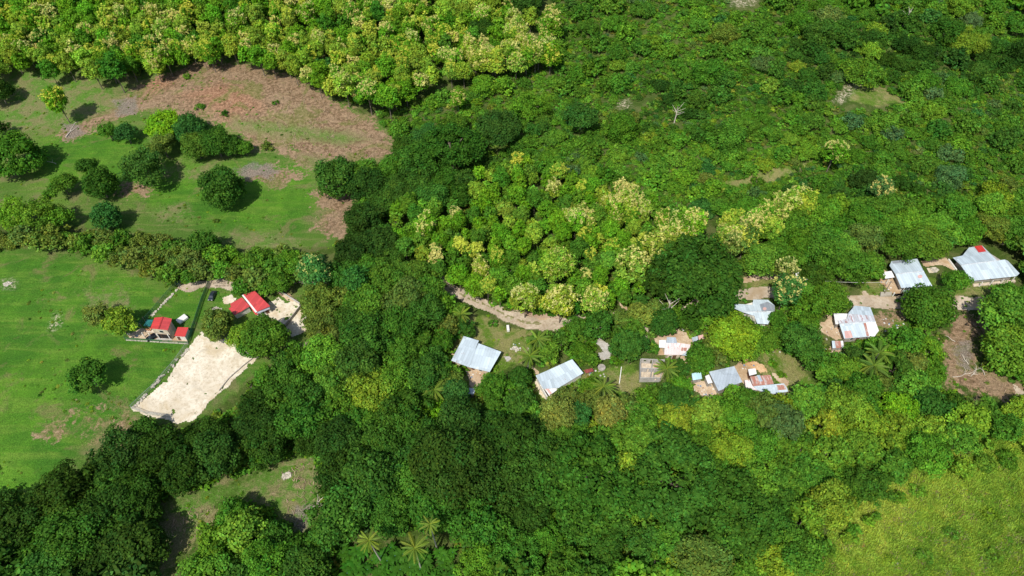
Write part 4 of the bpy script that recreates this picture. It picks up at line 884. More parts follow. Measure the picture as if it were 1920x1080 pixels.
def landphrase(px, py):
    best = min(LAND, key=lambda q: (q[0][0] - px) ** 2 + (1.3 * (q[0][1] - py)) ** 2); dx, dy = px - best[0][0], py - best[0][1]; d = math.hypot(dx, dy)
    rel = ('close beside' if d < 38 else ('right of' if dx > 0 else 'left of') if abs(dx) > abs(dy) else ('below' if dy > 0 else 'above'))
    art = '' if best[1].startswith(('scrub', 'tall')) else 'the '
    return f'{rel} {art}{best[1]}'
TREES = []    # every individual: dict
def sizeword(R_): return 'tiny' if R_ < 1.6 else 'small' if R_ < 3.2 else 'medium' if R_ < 5.5 else 'large' if R_ < 9 else 'huge'
def cls_of(R_): return 's' if R_ < 3.0 else 'm' if R_ < 5.6 else 'l' if R_ < 10 else 'h'
HC = {'round': .80, 'open': .95, 'umbrella': .75, 'teak': 1.9, 'bush': .35, 'feather': .85}
def jcol(c, amt=.10, r=R):
    b = float(np.exp(r.normal(0, amt))); return (c[0] * b * float(np.exp(r.normal(0, amt * .8))), c[1] * b, c[2] * b * float(np.exp(r.normal(0, amt))))
NTREE = 0
PEND = []; KINDC = {}
def kname(form): return {'teak': 'teak_tree', 'bush': 'bush', 'umbrella': 'umbrella_tree', 'feather': 'feathery_tree'}.get(form, 'broadleaf_tree')
def later(*a): PEND.append(a)
def make_tree(x, y, R_, form, pal, group, label=None, flower=0.0, name=None, hmul=1.0, sq=None, px=None):
    global NTREE; NTREE += 1; KINDC[kname(form)] = KINDC.get(kname(form), 0) + 1
    cls = cls_of(R_); nk = {'s': 3, 'm': 5, 'l': 5, 'h': 4}[cls]; k = int(R.integers(nk)); me_, C, LR, Rn = proto(form, cls, k)
    gz = float(Hg(x, y)); s_ = R_ / Rn; hc = R_ * HC[form] * hmul * float(R.uniform(.88, 1.12)) + (1.2 if form != 'bush' and hmul > .9 else 0.1)
    if form == 'teak': hc = max(hc, 5.0) if R_ > 2 else hc
    nm = name or kname(form)
    root = empty(nm, (x, y, gz), float(R.uniform(0, 6.28)))
    col = jcol(PAL[pal][0])
    cr = link('crown', me_, root, col); cr.location = (0, 0, hc); sx = s_ * float(R.uniform(.93, 1.07)); cr.scale = (sx * (sq or 1), sx, s_ * float(R.uniform(.88, 1.12)))
    tr = link('trunk', TR['teak' if form == 'teak' else 'round'][int(R.integers(3))], root); w_ = R_ * (.9 if form != 'teak' else .85); tr.scale = (w_, w_, hc + R_ * .15)
    if flower > 0:
        bl = link('blossom', blos(cls, k), root, jcol(FLOWER, .05) if flower > .6 else jcol((.50, .56, .07), .06)); bl.location = cr.location; bl.scale = cr.scale
    if px is None: px = PROJ(x, y, gz + hc)[:2]
    fw = FORMW[form]; auto = label is None
    if auto:
        label = f"{sizeword(R_)} {PAL[pal][1]}{', cream flowered' if flower > .6 else ', yellow flowered' if flower > 0 else ''} {fw} {'plant' if form == 'bush' else 'tree'} {landphrase(float(px[0]), float(px[1]))}"
    tag(root, label, 'bush' if form == 'bush' else 'tree', group)
    TREES.append(dict(o=root, px=float(px[0]), py=float(px[1]), auto=auto))
    return root

# ------------------------------------------------------------------ single trees placed one by one
PLACED = []        # x, y, R
def spot(px, py, dpx, form, pal, label=None, flower=0, group=None, name=None, hmul=1.0, sq=None):
    R_ = dpx / 2 / 5.0
    for _ in range(3):
        hc = R_ * HC[form] * hmul + (1.2 if form != 'bush' else .1)
        if form == 'teak': hc = max(hc, 5.0) if R_ > 2 else hc
        x, y, z = U(px, py, hc); d = PROJ(float(x), float(y), float(z))[2]; R_ = dpx / 2 * d / FPX
    x, y = float(x), float(y); PLACED.append((x, y, R_))
    return make_tree(x, y, R_, form, pal, group or 'trees standing apart', label, flower, name, hmul, sq, px=(px, py))
SPOTS = [
 (25,290,92,'round','mid','big rounded tree casting shade at the left edge of the pasture'),(-2,172,50,'round','dark','dark tree cut by the left edge below the plantation'),(0,240,30,'open','dark','small dark tree at the left frame edge above the big rounded tree'),
 (108,192,44,'teak','teak','lone slender teak standing in the upper left pasture',.5),(93,132,30,'teak','teakd','thin young teak just below the top left plantation edge'),(213,132,46,'teak','teakd','pointed teak jutting down from the plantation into the clearing edge'),
 (310,232,74,'umbrella','lime','lime green spreading tree at the top of the pasture clump'),(357,244,58,'round','bluish','bluish dome shaped tree in the middle of the pasture clump'),(303,270,52,'open','olive','dull olive tree at the lower left of the pasture clump'),
 (368,276,52,'round','mid','mid green tree at the bottom of the pasture clump'),(406,270,60,'round','deep','dark tree at the right side of the pasture clump'),(435,272,44,'round','deep','rounded dark tree near the right end of the pasture clump'),(459,278,30,'round','mid','smallest tree at the right tip of the pasture clump'),
 (203,246,38,'feather','mid','thin small tree left of the pasture clump'),(236,249,44,'feather','bluish','thin bluish small tree beside the pasture clump'),(270,318,74,'open','deep','broad dark tree in the pasture left of the round one'),(188,347,62,'round','deep','dark rounded tree in the lower left pasture'),
 (160,308,36,'bush','deep','loose dark bush above the dark rounded tree'),(116,345,44,'open','mid','loose mid green small tree at the left of the pasture'),(92,365,26,'bush','mid','little bush left of the loose small tree'),(418,355,80,'round','deep','perfectly rounded dark green tree alone in the pasture'),
 (632,334,78,'round','deep','large dark dome tree at the right rim of the brown clearing'),(375,200,20,'bush','mid','little green bush in the middle of the brown clearing'),(421,213,17,'bush','deep','tiny round dark bush in the brown clearing'),(350,143,18,'bush','bright','tiny bright bush at the top of the brown clearing'),
 (517,193,14,'bush','mid','tiny bush right of centre in the brown clearing'),(500,275,24,'bush','olive','small dull bush just right of the pasture clump'),(28,405,66,'open','bright','bright spreading tree at the left end of the hedgerow'),(72,402,66,'open','bright','bright spreading tree second along the hedgerow'),(110,408,46,'open','bright','bright smaller tree closing the hedgerow clump at left'),
 (200,408,54,'round','bluish','dark bluish dense tree standing on the hedgerow'),(382,462,56,'round','deep','dark glossy dome tree behind the middle of the hedgerow'),(222,603,64,'open','yellow','yellow green tree left of the two storey house'),(183,591,46,'open','olive','olive low tree behind the yellow green tree'),
 (165,703,66,'open','mid','lone bushy tree in the lower left pasture'),(407,607,60,'round','olive','rounded tree between the parked grey car and the sand lot'),(451,628,46,'open','yellow','yellowish tree at the top of the sand lot by the red roofed house'),(497,632,82,'round','mid','large tree in front of the red roofed house and sand lot'),(468,650,44,'round','mid','smaller tree leaning over the upper right of the sand lot'),
 (590,507,66,'teak','bluish','cream flowering tree at the right end of the hedgerow',1),(545,488,46,'open','bright','bright green tree behind the right end of the hedgerow'),(405,414,12,'bush','olive','tiny bare bush in the middle pasture'),(548,500,36,'open','mid'),(668,528,52,'teak','bluish','bluish broad leaved tree behind the dark grove left of the road'),
 (1741,574,82,'round','mid','big rounded tree between road and brown field'),(1526,517,50,'round','deep','ball shaped dark green tree right of the half hidden hut'),(1377,632,90,'round','yellow','big yellow green dome tree at the centre of the village'),(1405,655,46,'round','mid','green tree at the lower right of the yellow green dome tree'),
 (1310,505,185,'umbrella','deep','huge dark spreading tree above the village'),(1255,520,110,'umbrella','dark','dark spreading tree at the left of the huge one'),(1345,560,80,'umbrella','deep','dark tree just above the yellow green dome tree'),(1176,648,64,'round','deep','dark dome tree right of the concrete path'),(1205,645,34,'round','bluish','small dark bluish tree between concrete path and rusty white roof'),
 (1245,605,52,'round','deep','dark layered tree above the rusty white roof'),(1205,590,48,'open','russet','brownish tree above the concrete path'),(1168,598,38,'open','olive','olive tree at the top of the concrete path'),(1293,596,46,'open','deep'),(1312,672,56,'round','mid','green tree between rusty white roof and blue shed'),
 (1477,545,56,'teak','bluish','cream flowered tree growing between the two yards of the village',1),(1472,510,44,'teak','olive','cream flowered top of the tree beside the hidden hut',1),(1500,640,72,'open','deep','dark tree left of the sandy yard'),(1440,640,44,'round','mid'),(1516,604,44,'open','mid'),(1512,575,60,'open','mid'),(1555,560,66,'open','mid'),(1570,568,36,'open','deep'),(1460,600,40,'open','mid'),(1520,665,56,'open','deep'),
 (1885,590,100,'open','bright','big bright tree at the right edge beyond the brown field'),(1884,552,50,'open','mid','tree over the end of the road at right'),(1893,655,92,'round','bright','big rounded bright tree at the right of the brown field'),(1915,610,60,'open','mid'),(1905,690,44,'open','bright'),
 (1795,525,44,'open','mid','low tree on the grass between awning house and long roof'),(1778,530,30,'open','deep'),(1705,536,20,'bush','deep'),(1690,565,18,'bush','deep','small dark bush by the road below the gate'),
 (848,720,50,'round','olive','olive tree at the left of the porch of the blue roofed house'),(855,738,56,'round','bluish','dark bluish tree in front of the porch slab'),(812,772,58,'umbrella','lime','lime green flat crowned tree left of the footpath'),(925,765,42,'round','mid'),(975,708,44,'round','deep','dark dense tree between the two tin roofed houses'),(955,725,34,'open','mid'),
 (1106,726,40,'round','bright','bright rounded tree at the right end of the tilted tin roof'),(1062,748,44,'round','olive','olive tree just below the tilted tin roof'),(1045,780,72,'round','russet','russet tinted tree left of the other russet tree'),(1145,775,66,'round','russet','russet tinted dome tree below the palm'),(1085,780,50,'open','bluish'),
 (1088,654,38,'open','mid','loose tree between the palm and the concrete path'),(1106,671,34,'open','mid'),(1052,645,30,'open','mid'),(1120,610,60,'open','deep','dark trees at the end of the road bend'),(1080,612,40,'open','mid'),(885,608,0,'bush','mid'),(925,606,20,'bush','mid','small bush on the lawn below the road'),
 (860,585,36,'open','mid'),(870,610,30,'open','deep'),(830,640,44,'open','mid'),(878,622,26,'round','deep'),(812,672,44,'open','deep'),(1328,780,64,'round','yellow','yellow green tree below the dull grey roof'),(1374,737,36,'round','bright','bright tree at the lower edge of the dull grey roof'),(1400,752,50,'round','mid'),
 (1430,770,66,'open','olive'),(1580,760,80,'open','yellow'),(1690,765,74,'umbrella','lime','lime green feathery tree below the twin coconut palms'),(1470,790,70,'open','grey','grey green tree in the lower right woodland'),(1545,800,60,'open','yellow'),(1010,880,150,'umbrella','deep','huge feathery dark canopy at the bottom centre'),(1100,905,190,'umbrella','deep','widest canopy in the bottom centre'),
 (1270,900,180,'umbrella','deep','huge fine leaved canopy right of the bottom centre'),(1370,960,170,'umbrella','deep','huge green canopy at the lower right of centre'),(1200,830,90,'umbrella','mid'),(850,880,170,'round','dark','huge dark clumped crown at the bottom left of centre'),(700,900,120,'round','deep'),(950,830,110,'round','dark'),(640,830,90,'round','dark'),(720,830,90,'round','deep'),
 (820,940,120,'round','deep'),(1320,1050,110,'round','olive','olive dome tree cut by the bottom edge'),(640,770,80,'umbrella','mid'),(700,740,90,'open','yellow','yellowish broad tree left of the lime green one'),(625,715,70,'open','bright'),(740,720,80,'open','bright'),
 (1566,287,42,'teak','teak','lone cream flowered tree on the scrub hill',1),(1654,356,40,'teak','grey','cream flowered tree on the scrub above the long roof',1),
 (1240,462,60,'teak','teaky','cream flowered tree above the huge dark tree',1),(1300,420,50,'teak','teak',None,1),
 (797,428,44,'teak','teak','cream topped teak on the left of the middle plantation',1),(1045,500,64,'teak','teaky','cream flowered teak in the middle of the plantation',1),(1185,500,60,'teak','teaky','cream flowered teak at the right of the middle plantation',1),(985,560,54,'teak','teaky','cream flowered teak at the road bend',1),(1052,570,54,'teak','teaky','cream flowered teak right of the road bend',1),(1115,565,48,'teak','teaky',None,1),(900,505,36,'teak','teaky',None,1),
 (690,175,46,'teak','teak','cream flowered teak above the right end of the brown clearing',1),(648,165,40,'teak','teaky',None,1),(858,185,30,'teak','teak','lone cream topped teak below the upper plantation',1),
 (905,62,60,'round','dark','dark tree gap among the upper plantation teaks'),(985,15,60,'round','dark',None),(612,125,46,'feather','bluish','dark bare looking tree in front of the plantation'),(845,275,130,'umbrella','deep'),(780,300,80,'umbrella','deep'),(935,240,90,'umbrella','deep'),(1090,220,70,'umbrella','deep'),
 (1745,640,30,'open','mid'),(1700,640,56,'open','mid'),(1660,610,0,'bush','mid'),(1740,660,56,'open','bright'),(1750,700,50,'open','bright'),(1715,720,60,'open','bright'),(1680,690,60,'open','deep'),(1606,668,42,'open','deep'),(1690,590,0,'bush','mid'),
]
for cx, cy, w_, h_, n_, d_, pals_ in [(1493, 380, 30, 12, 5, 40, ['teak', 'teaky']), (1385, 440, 36, 22, 8, 42, ['olive', 'teaky', 'teak']), (1435, 415, 28, 22, 6, 42, ['teak', 'teaky']), (1270, 442, 28, 20, 7, 38, ['teak', 'teaky']), (1165, 392, 44, 18, 9, 38, ['teaky', 'teak']),
    (1090, 412, 26, 14, 5, 36, ['teaky', 'teak']), (975, 98, 32, 22, 9, 36, ['teaky', 'teak']), (915, 112, 26, 12, 5, 36, ['teaky']), (1020, 92, 22, 16, 4, 34, ['teak']), (965, 60, 20, 10, 3, 34, ['teaky']), (1030, 45, 18, 14, 3, 34, ['teak'])]:
    for k_ in range(n_):
        a_ = k_ * 2.39996; q_ = math.sqrt((k_ + .5) / n_); SPOTS.append((cx + w_ * q_ * math.cos(a_), cy + h_ * q_ * math.sin(a_), d_ * R.uniform(.85, 1.15), 'teak', pals_[k_ % len(pals_)], None, 1 if k_ % 4 != 3 else .5))
SPOTS += [(472,726,34,'bush','mid','low bush at the edge of the grass strip right of the sand lot'),(500,706,46,'open','mid','tree where the dark grove meets the grass strip'),(530,690,50,'open','deep'),(552,668,50,'open','mid'),(2,952,72,'open','dark','dark tree cut by the left frame edge low down'),(1340,338,22,'bush','bright'),(1420,340,26,'bush','mid'),(1500,318,24,'bush','mid')]
for s_ in SPOTS:
    px, py, d, form, pal = s_[:5]
    if d <= 0: continue
    spot(px, py, d, form, pal, s_[5] if len(s_) > 5 else None, s_[6] if len(s_) > 6 else 0)

# ------------------------------------------------------------------ woodland filled by region
EX2 = [LOT1, LOT2, [(826,540),(842,532),(875,548),(950,584),(985,594),(1052,596),(1060,612),(985,622),(940,606),(905,588),(865,570)], [(1420,540),(1450,540),(1450,562),(1420,560)],
 [(1600,552),(1700,552),(1700,580),(1600,580)],[(1768,560),(1850,560),(1850,640),(1840,700),(1890,705),(1925,735),(1900,750),(1850,745),(1770,732),(1765,650)],
 [(880,585),(905,590),(945,612),(990,625),(960,650),(1000,670),(985,690),(940,665),(905,640),(880,622)],[(1130,690),(1160,680),(1200,680),(1200,735),(1130,735)],[(1120,600),(1140,632),(1160,660),(1140,685),(1120,670)],
 [(1390,515),(1480,510),(1480,545),(1390,548)],[(1555,520),(1640,530),(1640,560),(1600,560)],[(1640,590),(1700,585),(1700,635),(1650,630)],[(1440,650),(1480,665),(1540,720),(1490,730)],
 [(1750,480),(1790,480),(1815,530),(1900,540),(1900,556),(1760,556)],[(878,690),(905,700),(890,735),(870,745)],[(868,745),(884,750),(870,775),(858,772)],[(1296,700),(1340,700),(1345,750),(1300,740)],[(1375,670),(1430,670),(1480,730),(1400,735)],
 [(1545,600),(1572,612),(1580,650),(1556,640)],[(1226,620),(1262,612),(1300,635),(1296,645),(1230,640)],
 [(535,860),(590,862),(605,900),(592,950),(560,1000),(525,975),(490,930),(430,925),(395,950),(350,1000),(325,1040),(315,1000),(325,940),(400,915),(440,915),(500,885)], [(425,748),(462,708),(486,688),(468,728),(410,780)],
 [(640,1010),(700,1000),(780,985),(850,1000),(870,1095),(630,1095)], [(940,640),(1000,655),(1000,690),(960,700),(935,700)], [(1000,700),(1035,750),(1020,760),(1000,735)], [(1094,685),(1135,680),(1145,705),(1100,705)], [(1528,600),(1580,605),(1585,655),(1555,655)], [(1370,343),(1440,320),(1510,306),(1470,326),(1400,342)], [(310,1090),(320,960),(400,915),(440,920),(380,975),(345,1040)], [(1560,192),(1600,145),(1660,165),(1690,190),(1640,200),(1590,200)],[(1150,200),(1170,185),(1190,190),(1240,170),(1200,200)],[(1370,-20),(1425,-20),(1420,12),(1370,14)],
 BROWN[2], [(560,335),(600,350),(670,365),(660,410),(640,450),(560,450),(570,370)]] + EXCL
EXA = [np.array(p, float) for p in EX2]
def inp(poly, x, y): return sdist([tuple(p) for p in poly], np.array([x]), np.array([y]))[0]
REG = [  # name, polygon, radius range, spacing factor, forms, palettes, group, cap, flower chance
 ('teak_top', [(-70,-70),(1020,-70),(1010,20),(960,60),(900,140),(830,140),(760,190),(700,195),(640,185),(600,160),(520,125),(420,100),(330,120),(280,128),(240,145),(200,140),(130,125),(60,120),(0,135),(-70,150)], (2.6, 4.3), .66, ['teak'], ['teakd', 'teak', 'teak', 'teaky', 'teak', 'teaky', 'teaky'], 'teak trees of the upper plantation', .40),
 ('teak_mid', [(735,390),(880,375),(900,320),(960,300),(1080,330),(1230,375),(1310,410),(1260,470),(1200,545),(1170,560),(1130,578),(1060,590),(1010,586),(950,572),(880,545),(840,520),(790,500),(745,450)], (1.9, 3.4), .70, ['teak'], ['teakd', 'teak', 'bright', 'teak', 'mid', 'teaky', 'teak'], 'teak trees of the middle plantation', .16),
 ('hedge', [(-40,432),(60,440),(150,437),(250,448),(340,462),(420,475),(560,478),(600,480),(560,520),(500,540),(455,540),(400,515),(330,525),(270,505),(200,480),(120,458),(-40,458)], (2.4, 4.2), .62, ['open', 'open', 'bush'], ['mid', 'olive', 'mid', 'olive', 'olive', 'bright'], 'trees of the hedgerow across the pasture', 0),
 ('grove_north', [(690,290),(760,275),(860,300),(880,370),(760,385),(735,430),(745,480),(690,500),(640,485),(625,450),(655,400),(675,360)], (4.0, 7.0), .66, ['round', 'open'], ['dark', 'deep', 'deep', 'mid'], 'trees of the dark grove beside the brown clearing', 0),
 ('grove_mid', [(575,565),(640,515),(740,490),(825,520),(850,560),(835,640),(800,700),(780,800),(640,800),(560,790),(590,700),(610,640),(585,600)], (3.8, 7.0), .62, ['round', 'open', 'open'], ['dark', 'deep', 'deep', 'mid', 'olive', 'bright'], 'trees of the grove left of the road', 0),
 ('grove_low_left', [(250,812),(300,800),(360,793),(420,765),(500,705),(560,665),(590,700),(575,780),(595,850),(530,852),(430,900),(330,920),(285,960),(275,1000),(250,1110),(-60,1110),(-60,1010),(60,965),(140,905),(200,860)], (4.0, 7.5), .60, ['round', 'open', 'open'], ['dark', 'dark', 'dark', 'deep', 'deep', 'mid'], 'trees of the dark grove at lower left', 0),  # darker tree species, with cloud shade also put into these leaf colours
 ('bottom_mid', [(375,1025),(430,955),(530,935),(560,1000),(600,1010),(660,1000),(660,1120),(345,1120)], (3.5, 6.0), .66, ['open', 'round'], ['mid', 'bright', 'mid', 'deep'], 'trees below the dry clearing', 0),
 ('canopy_bottom', [(590,800),(790,800),(870,790),(1000,810),(1010,960),(860,1000),(640,980),(600,900)], (4.5, 8.0), .62, ['round', 'open'], ['dark', 'deep', 'deep', 'mid'], 'trees of the dark canopy at the bottom', 0),
 ('above_village', [(1380,400),(1440,380),(1980,395),(1980,560),(1920,560),(1800,470),(1650,500),(1640,545),(1560,512),(1390,510)], (3.8, 6.6), .62, ['open', 'round', 'open'], ['mid', 'olive', 'mid', 'bright', 'mid', 'bright'], 'trees of the wood above the village', 0),
 ('village', [(830,560),(1640,540),(1980,540),(1980,760),(1780,760),(1500,740),(1040,770),(880,800),(800,780)], (2.4, 5.2), .70, ['open', 'round', 'open'], ['mid', 'mid', 'deep', 'bright', 'olive'], 'trees growing between the village houses', 0),
 ('lower_right', [(1000,770),(1300,740),(1500,745),(1780,745),(1960,765),(1900,800),(1760,850),(1680,880),(1620,930),(1540,1000),(1420,1110),(640,1110),(860,1000),(1000,950)], (2.4, 6.2), .62, ['open', 'open', 'umbrella', 'feather'], ['deep', 'mid', 'bright', 'mid', 'bright', 'yellow', 'mid'], 'trees of the lower right woodland', 0),
 ('grass_margin', [(1600,880),(1700,840),(1980,745),(1980,850),(1800,880),(1720,920),(1660,960),(1560,1040),(1500,1110),(1400,1110),(1480,1040)], (1.2, 3.6), .95, ['bush', 'open'], ['bright', 'mid', 'bright', 'yellow'], 'shrubs along the edge of the tall grass', 0),
 ('grass_corner', [(1680,870),(1780,840),(1980,760),(1980,1110),(1440,1110),(1560,1010),(1640,930)], (.9, 2.4), 2.2, ['bush'], ['bright', 'mid', 'bright', 'yellow'], 'bushes in the tall grass corner', 0),
]
REGA = [(r_[0], np.array(r_[1], float), r_) for r_ in REG]
cell = {}
def put(x, y, R_): cell.setdefault((int(x // 12), int(y // 12)), []).append((x, y, R_))
for q in PLACED: put(*q)
def clash(x, y, R_, k):
    ci, cj = int(x // 12), int(y // 12)
    for i in (-2, -1, 0, 1, 2):
        for j in (-2, -1, 0, 1, 2):
            for (a, b, c) in cell.get((ci + i, cj + j), ()):
                if (a - x) ** 2 + (b - y) ** 2 < (k * (R_ + c)) ** 2: return True
    return False
def mask_of(polys, X, Y):
    m = np.full(X.shape, -1e9)
    for p in polys: m = np.maximum(m, sdist([tuple(q) for q in p], X, Y))
    return m
COUNT = {}
def fill(rname, poly, rr, k, forms, pals, group, fl, tries):
    xs = poly[:, 0]; ys = poly[:, 1]; n = 0
    PX = R.uniform(xs.min(), xs.max(), tries); PY = R.uniform(ys.min(), ys.max(), tries); ok = sdist([tuple(q) for q in poly], PX, PY) > 0
    PX, PY = PX[ok], PY[ok]; ex = mask_of(EXA, PX, PY)
    # radii fall from large to small so that gaps fill last
    for i, (px, py, e_) in enumerate(zip(PX, PY, ex)):
        t = (i / len(PX)) ** .7; R_ = rr[1] * (1 - t) + rr[0] * t; R_ *= R.uniform(.88, 1.1); form = forms[int(R.integers(len(forms)))]
        hc = max(R_ * HC[form], 5 if form == 'teak' else 0) + 1; x, y, z = U(px, py, hc); x, y = float(x), float(y); d = PROJ(x, y, float(z))[2]; rp = R_ * FPX / d
        if e_ > -rp * (1.0 if rname in ('village', 'bottom_mid', 'grove_low_left') else .62): continue
        if clash(x, y, R_, k): continue
        put(x, y, R_); pal = pals[int(np.clip(fnoise(x, y, 26, hash_(rname)) * 1.6 + R.normal(0, 1.0) + 2.5, 0, 4.99) / 5 * len(pals))] if len(pals) > 4 else pals[int(R.integers(len(pals)))]
        f = 0
        if fl and R.random() < fl: f = 1 if R.random() < .45 else .5
        later(R_ / d, x, y, R_, form, pal, group, f, px, py); n += 1
    COUNT[rname] = n
for nm_, poly, r_ in REGA: fill(nm_, poly, r_[2], r_[3], r_[4], r_[5], r_[6], r_[7], {'teak_top': 5200, 'lower_right': 5000, 'village': 6000}.get(nm_, 2600))

# scrub hill: the largest as single trees, the far rest as one mass
SCRUB = [(700,205),(760,190),(900,150),(1000,120),(1035,60),(1040,-260),(2050,-260),(2050,400),(1980,400),(1700,385),(1640,400),(1520,360),(1440,385),(1330,405),(1240,370),(1080,325),(960,295),(900,310),(880,370),(860,295),(760,270),(740,260)]
SX = R.uniform(690, 2050, 26000); SY = 400 - 600 * R.uniform(0, 1, 26000) ** 1.2; ok = sdist(SCRUB, SX, SY) > 0; SX, SY = SX[ok], SY[ok]; ex = mask_of(EXA, SX, SY)
far = []; near = []
for i, (px, py, e_) in enumerate(zip(SX, SY, ex)):
    t = min(1, (i / 2600) ** .55); R_ = (5.2 * (1 - t) + 1.35 * t) * float(np.exp(R.normal(0, .22))) * (1.25 if px > 1300 and py < 150 else 1); x, y, z = U(px, py, R_); x, y = float(x), float(y); d = PROJ(x, y, float(z))[2]
    if e_ > -R_ * FPX / d * .8 or clash(x, y, R_, .50): continue
    put(x, y, R_); near.append((R_ / d, x, y, R_, px, py))
near.sort(reverse=True)
SP = ['mid', 'mid', 'deep', 'bright', 'deep', 'olive', 'bluish', 'mid', 'dark']
def scrubpal(x, y, px, py):
    v = 1.1 * float(fnoise(x, y, 38, 77)) + R.normal(0, .45) + (1.1 if (px > 1450 and 20 < py < 170) else 0) - (.7 if 250 < py and px > 1000 else 0) - .3
    return ['bright', 'mid', 'mid', 'deep', 'dark'][int(np.clip((v + 2) / 4 * 5, 0, 4.99))] if R.random() < .86 else ['olive', 'bluish', 'grey', 'yellow'][int(R.integers(4))]
def isfar(q): return q[4] < -30 or q[4] > 1950 or q[5] < -25
ind = [q for q in near if not isfar(q)][:290]; inds = set(id(q) for q in ind)
for q in ind: later(q[0], q[1], q[2], q[3], ['open', 'umbrella', 'open', 'feather'][int(R.integers(4))], scrubpal(q[1], q[2], q[4], q[5]), 'larger trees of the scrub hill', 0, q[4], q[5], .55)
rest = [q for q in near if id(q) not in inds]
def joined(name, items, label, protos, mat=M_LEAF):
    Vs, Ls, Zs, Ts = [], [], [], []; nv = 0
    for it in items:
        (x, y, z, s_, zs, col) = it[:6]; V_, L_, Z_, T_ = (it[6] if len(it) > 6 else protos[int(R.integers(len(protos)))])[:4]; a = it[7] if len(it) > 7 else R.uniform(0, 6.28); c, sn = math.cos(a), math.sin(a)
        P = np.stack([(V_[:, 0] * c - V_[:, 1] * sn) * s_ + x, (V_[:, 0] * sn + V_[:, 1] * c) * s_ + y, V_[:, 2] * s_ * zs + z], -1)
        Vs.append(P); Ls.append(L_ + nv); Zs.append(Z_); Ts.append(T_ * np.array(col)); nv += len(V_)
    return tag(link(name, mesh_np(name, np.vstack(Vs), np.concatenate(Ls), np.concatenate(Zs), mat, np.vstack(Ts))), label, None, None, 'stuff')
PEND.sort(key=lambda q: -q[0]); over = []
for q in PEND:
    kn = kname(q[4]); vis = -10 < q[8] < 1930 and -5 < q[9] < 1085
    if KINDC.get(kn, 0) < 297 and vis: make_tree(q[1], q[2], q[3], q[4], q[5], q[6], None, q[7], hmul=(q[10] if len(q) > 10 else 1.0), px=(q[8], q[9]))
    else: over.append(q)
MP = {}; itT, itW = [], []
for q in over:
    _, x, y, R_, form, pal, group, f, px, py = q[:10]; cl = 'm' if R_ > 2.9 else 's'; k = int(R.integers(4)); key = (form, cl, k)
    if key not in MP:
        Rn = 3.2 if form == 'teak' else NOM[cl]; V_, L_, Z_, T_, C, LR = crown_np(form, Rn, hash_(form) + 500 + k, .66, .85); MP[key] = ((V_, L_, Z_, T_), blossom_np(C, LR, Rn, 1.4, k, .5) if form == 'teak' else None, Rn)
    pr, bl, Rn = MP[key]; hc = R_ * HC[form] * (q[10] if len(q) > 10 else 1.0) * float(R.uniform(.88, 1.12)) + (1.2 if form != 'bush' and len(q) < 11 else .1)
    if form == 'teak': hc = max(hc, 5.0)
    a = R.uniform(0, 6.28); z = float(Hg(x, y)) + hc; dst = itT if form == 'teak' else itW; zs = R.uniform(.88, 1.12)
    dst.append((x, y, z, R_ / Rn, zs, jcol(PAL[pal][0]), pr, a))
    if f and bl: dst.append((x, y, z, R_ / Rn, zs, jcol(FLOWER, .05) if f > .6 else jcol((.50, .56, .07), .06), bl, a))
if itT: joined('teak_plantation', itT, 'smaller teak trees crowded together in the plantations', None)
if itW: joined('woodland', itW, 'smaller mixed trees filling the woods around the village', None)
COUNT['over'] = (len(itT), len(itW))
lowp = [crown_np(f_, 3.0, 500 + k, .62, .9, True) for k, f_ in enumerate(['open', 'bush', 'open', 'umbrella', 'bush', 'feather'])]
joined('scrub_woodland', [(x, y, float(Hg(x, y)) + R_ * R.uniform(.25, .5), R_ / 3.0, R.uniform(.6, .95), jcol(PAL[scrubpal(x, y, px, py)][0], .12)) for (_, x, y, R_, px, py) in rest], 'dense green scrub woodland covering the far hill', lowp)
COUNT['scrub_single'] = len(ind); COUNT['scrub_mass'] = len(rest)

# undergrowth below the woods
ug = [crown_np('bush', 1.3, 700 + k, .5, .75) for k in range(4)]
allP = [p for n_, p, _ in REGA if n_ not in ('grass_corner', 'grass_margin')] + [np.array(SCRUB, float)]
UX = R.uniform(-40, 1960, 17000); UY = R.uniform(-40, 1100, 17000); mk = mask_of(allP, UX, UY); ex = mask_of(EXA, UX, UY); ok = (mk > 0) & (ex < -5); UX, UY = UX[ok], UY[ok]
items = []
for px, py in zip(UX, UY):
    x, y, z = U(px, py, .6); s_ = R.uniform(.8, 1.9); items.append((float(x), float(y), float(z) - .2, s_, R.uniform(.6, 1.0), jcol(PAL[['mid', 'mid', 'bright', 'olive'][int(R.integers(4))]][0], .18)))
joined('undergrowth', items, 'low green undergrowth filling gaps beneath the trees', ug); COUNT['undergrowth'] = len(items)
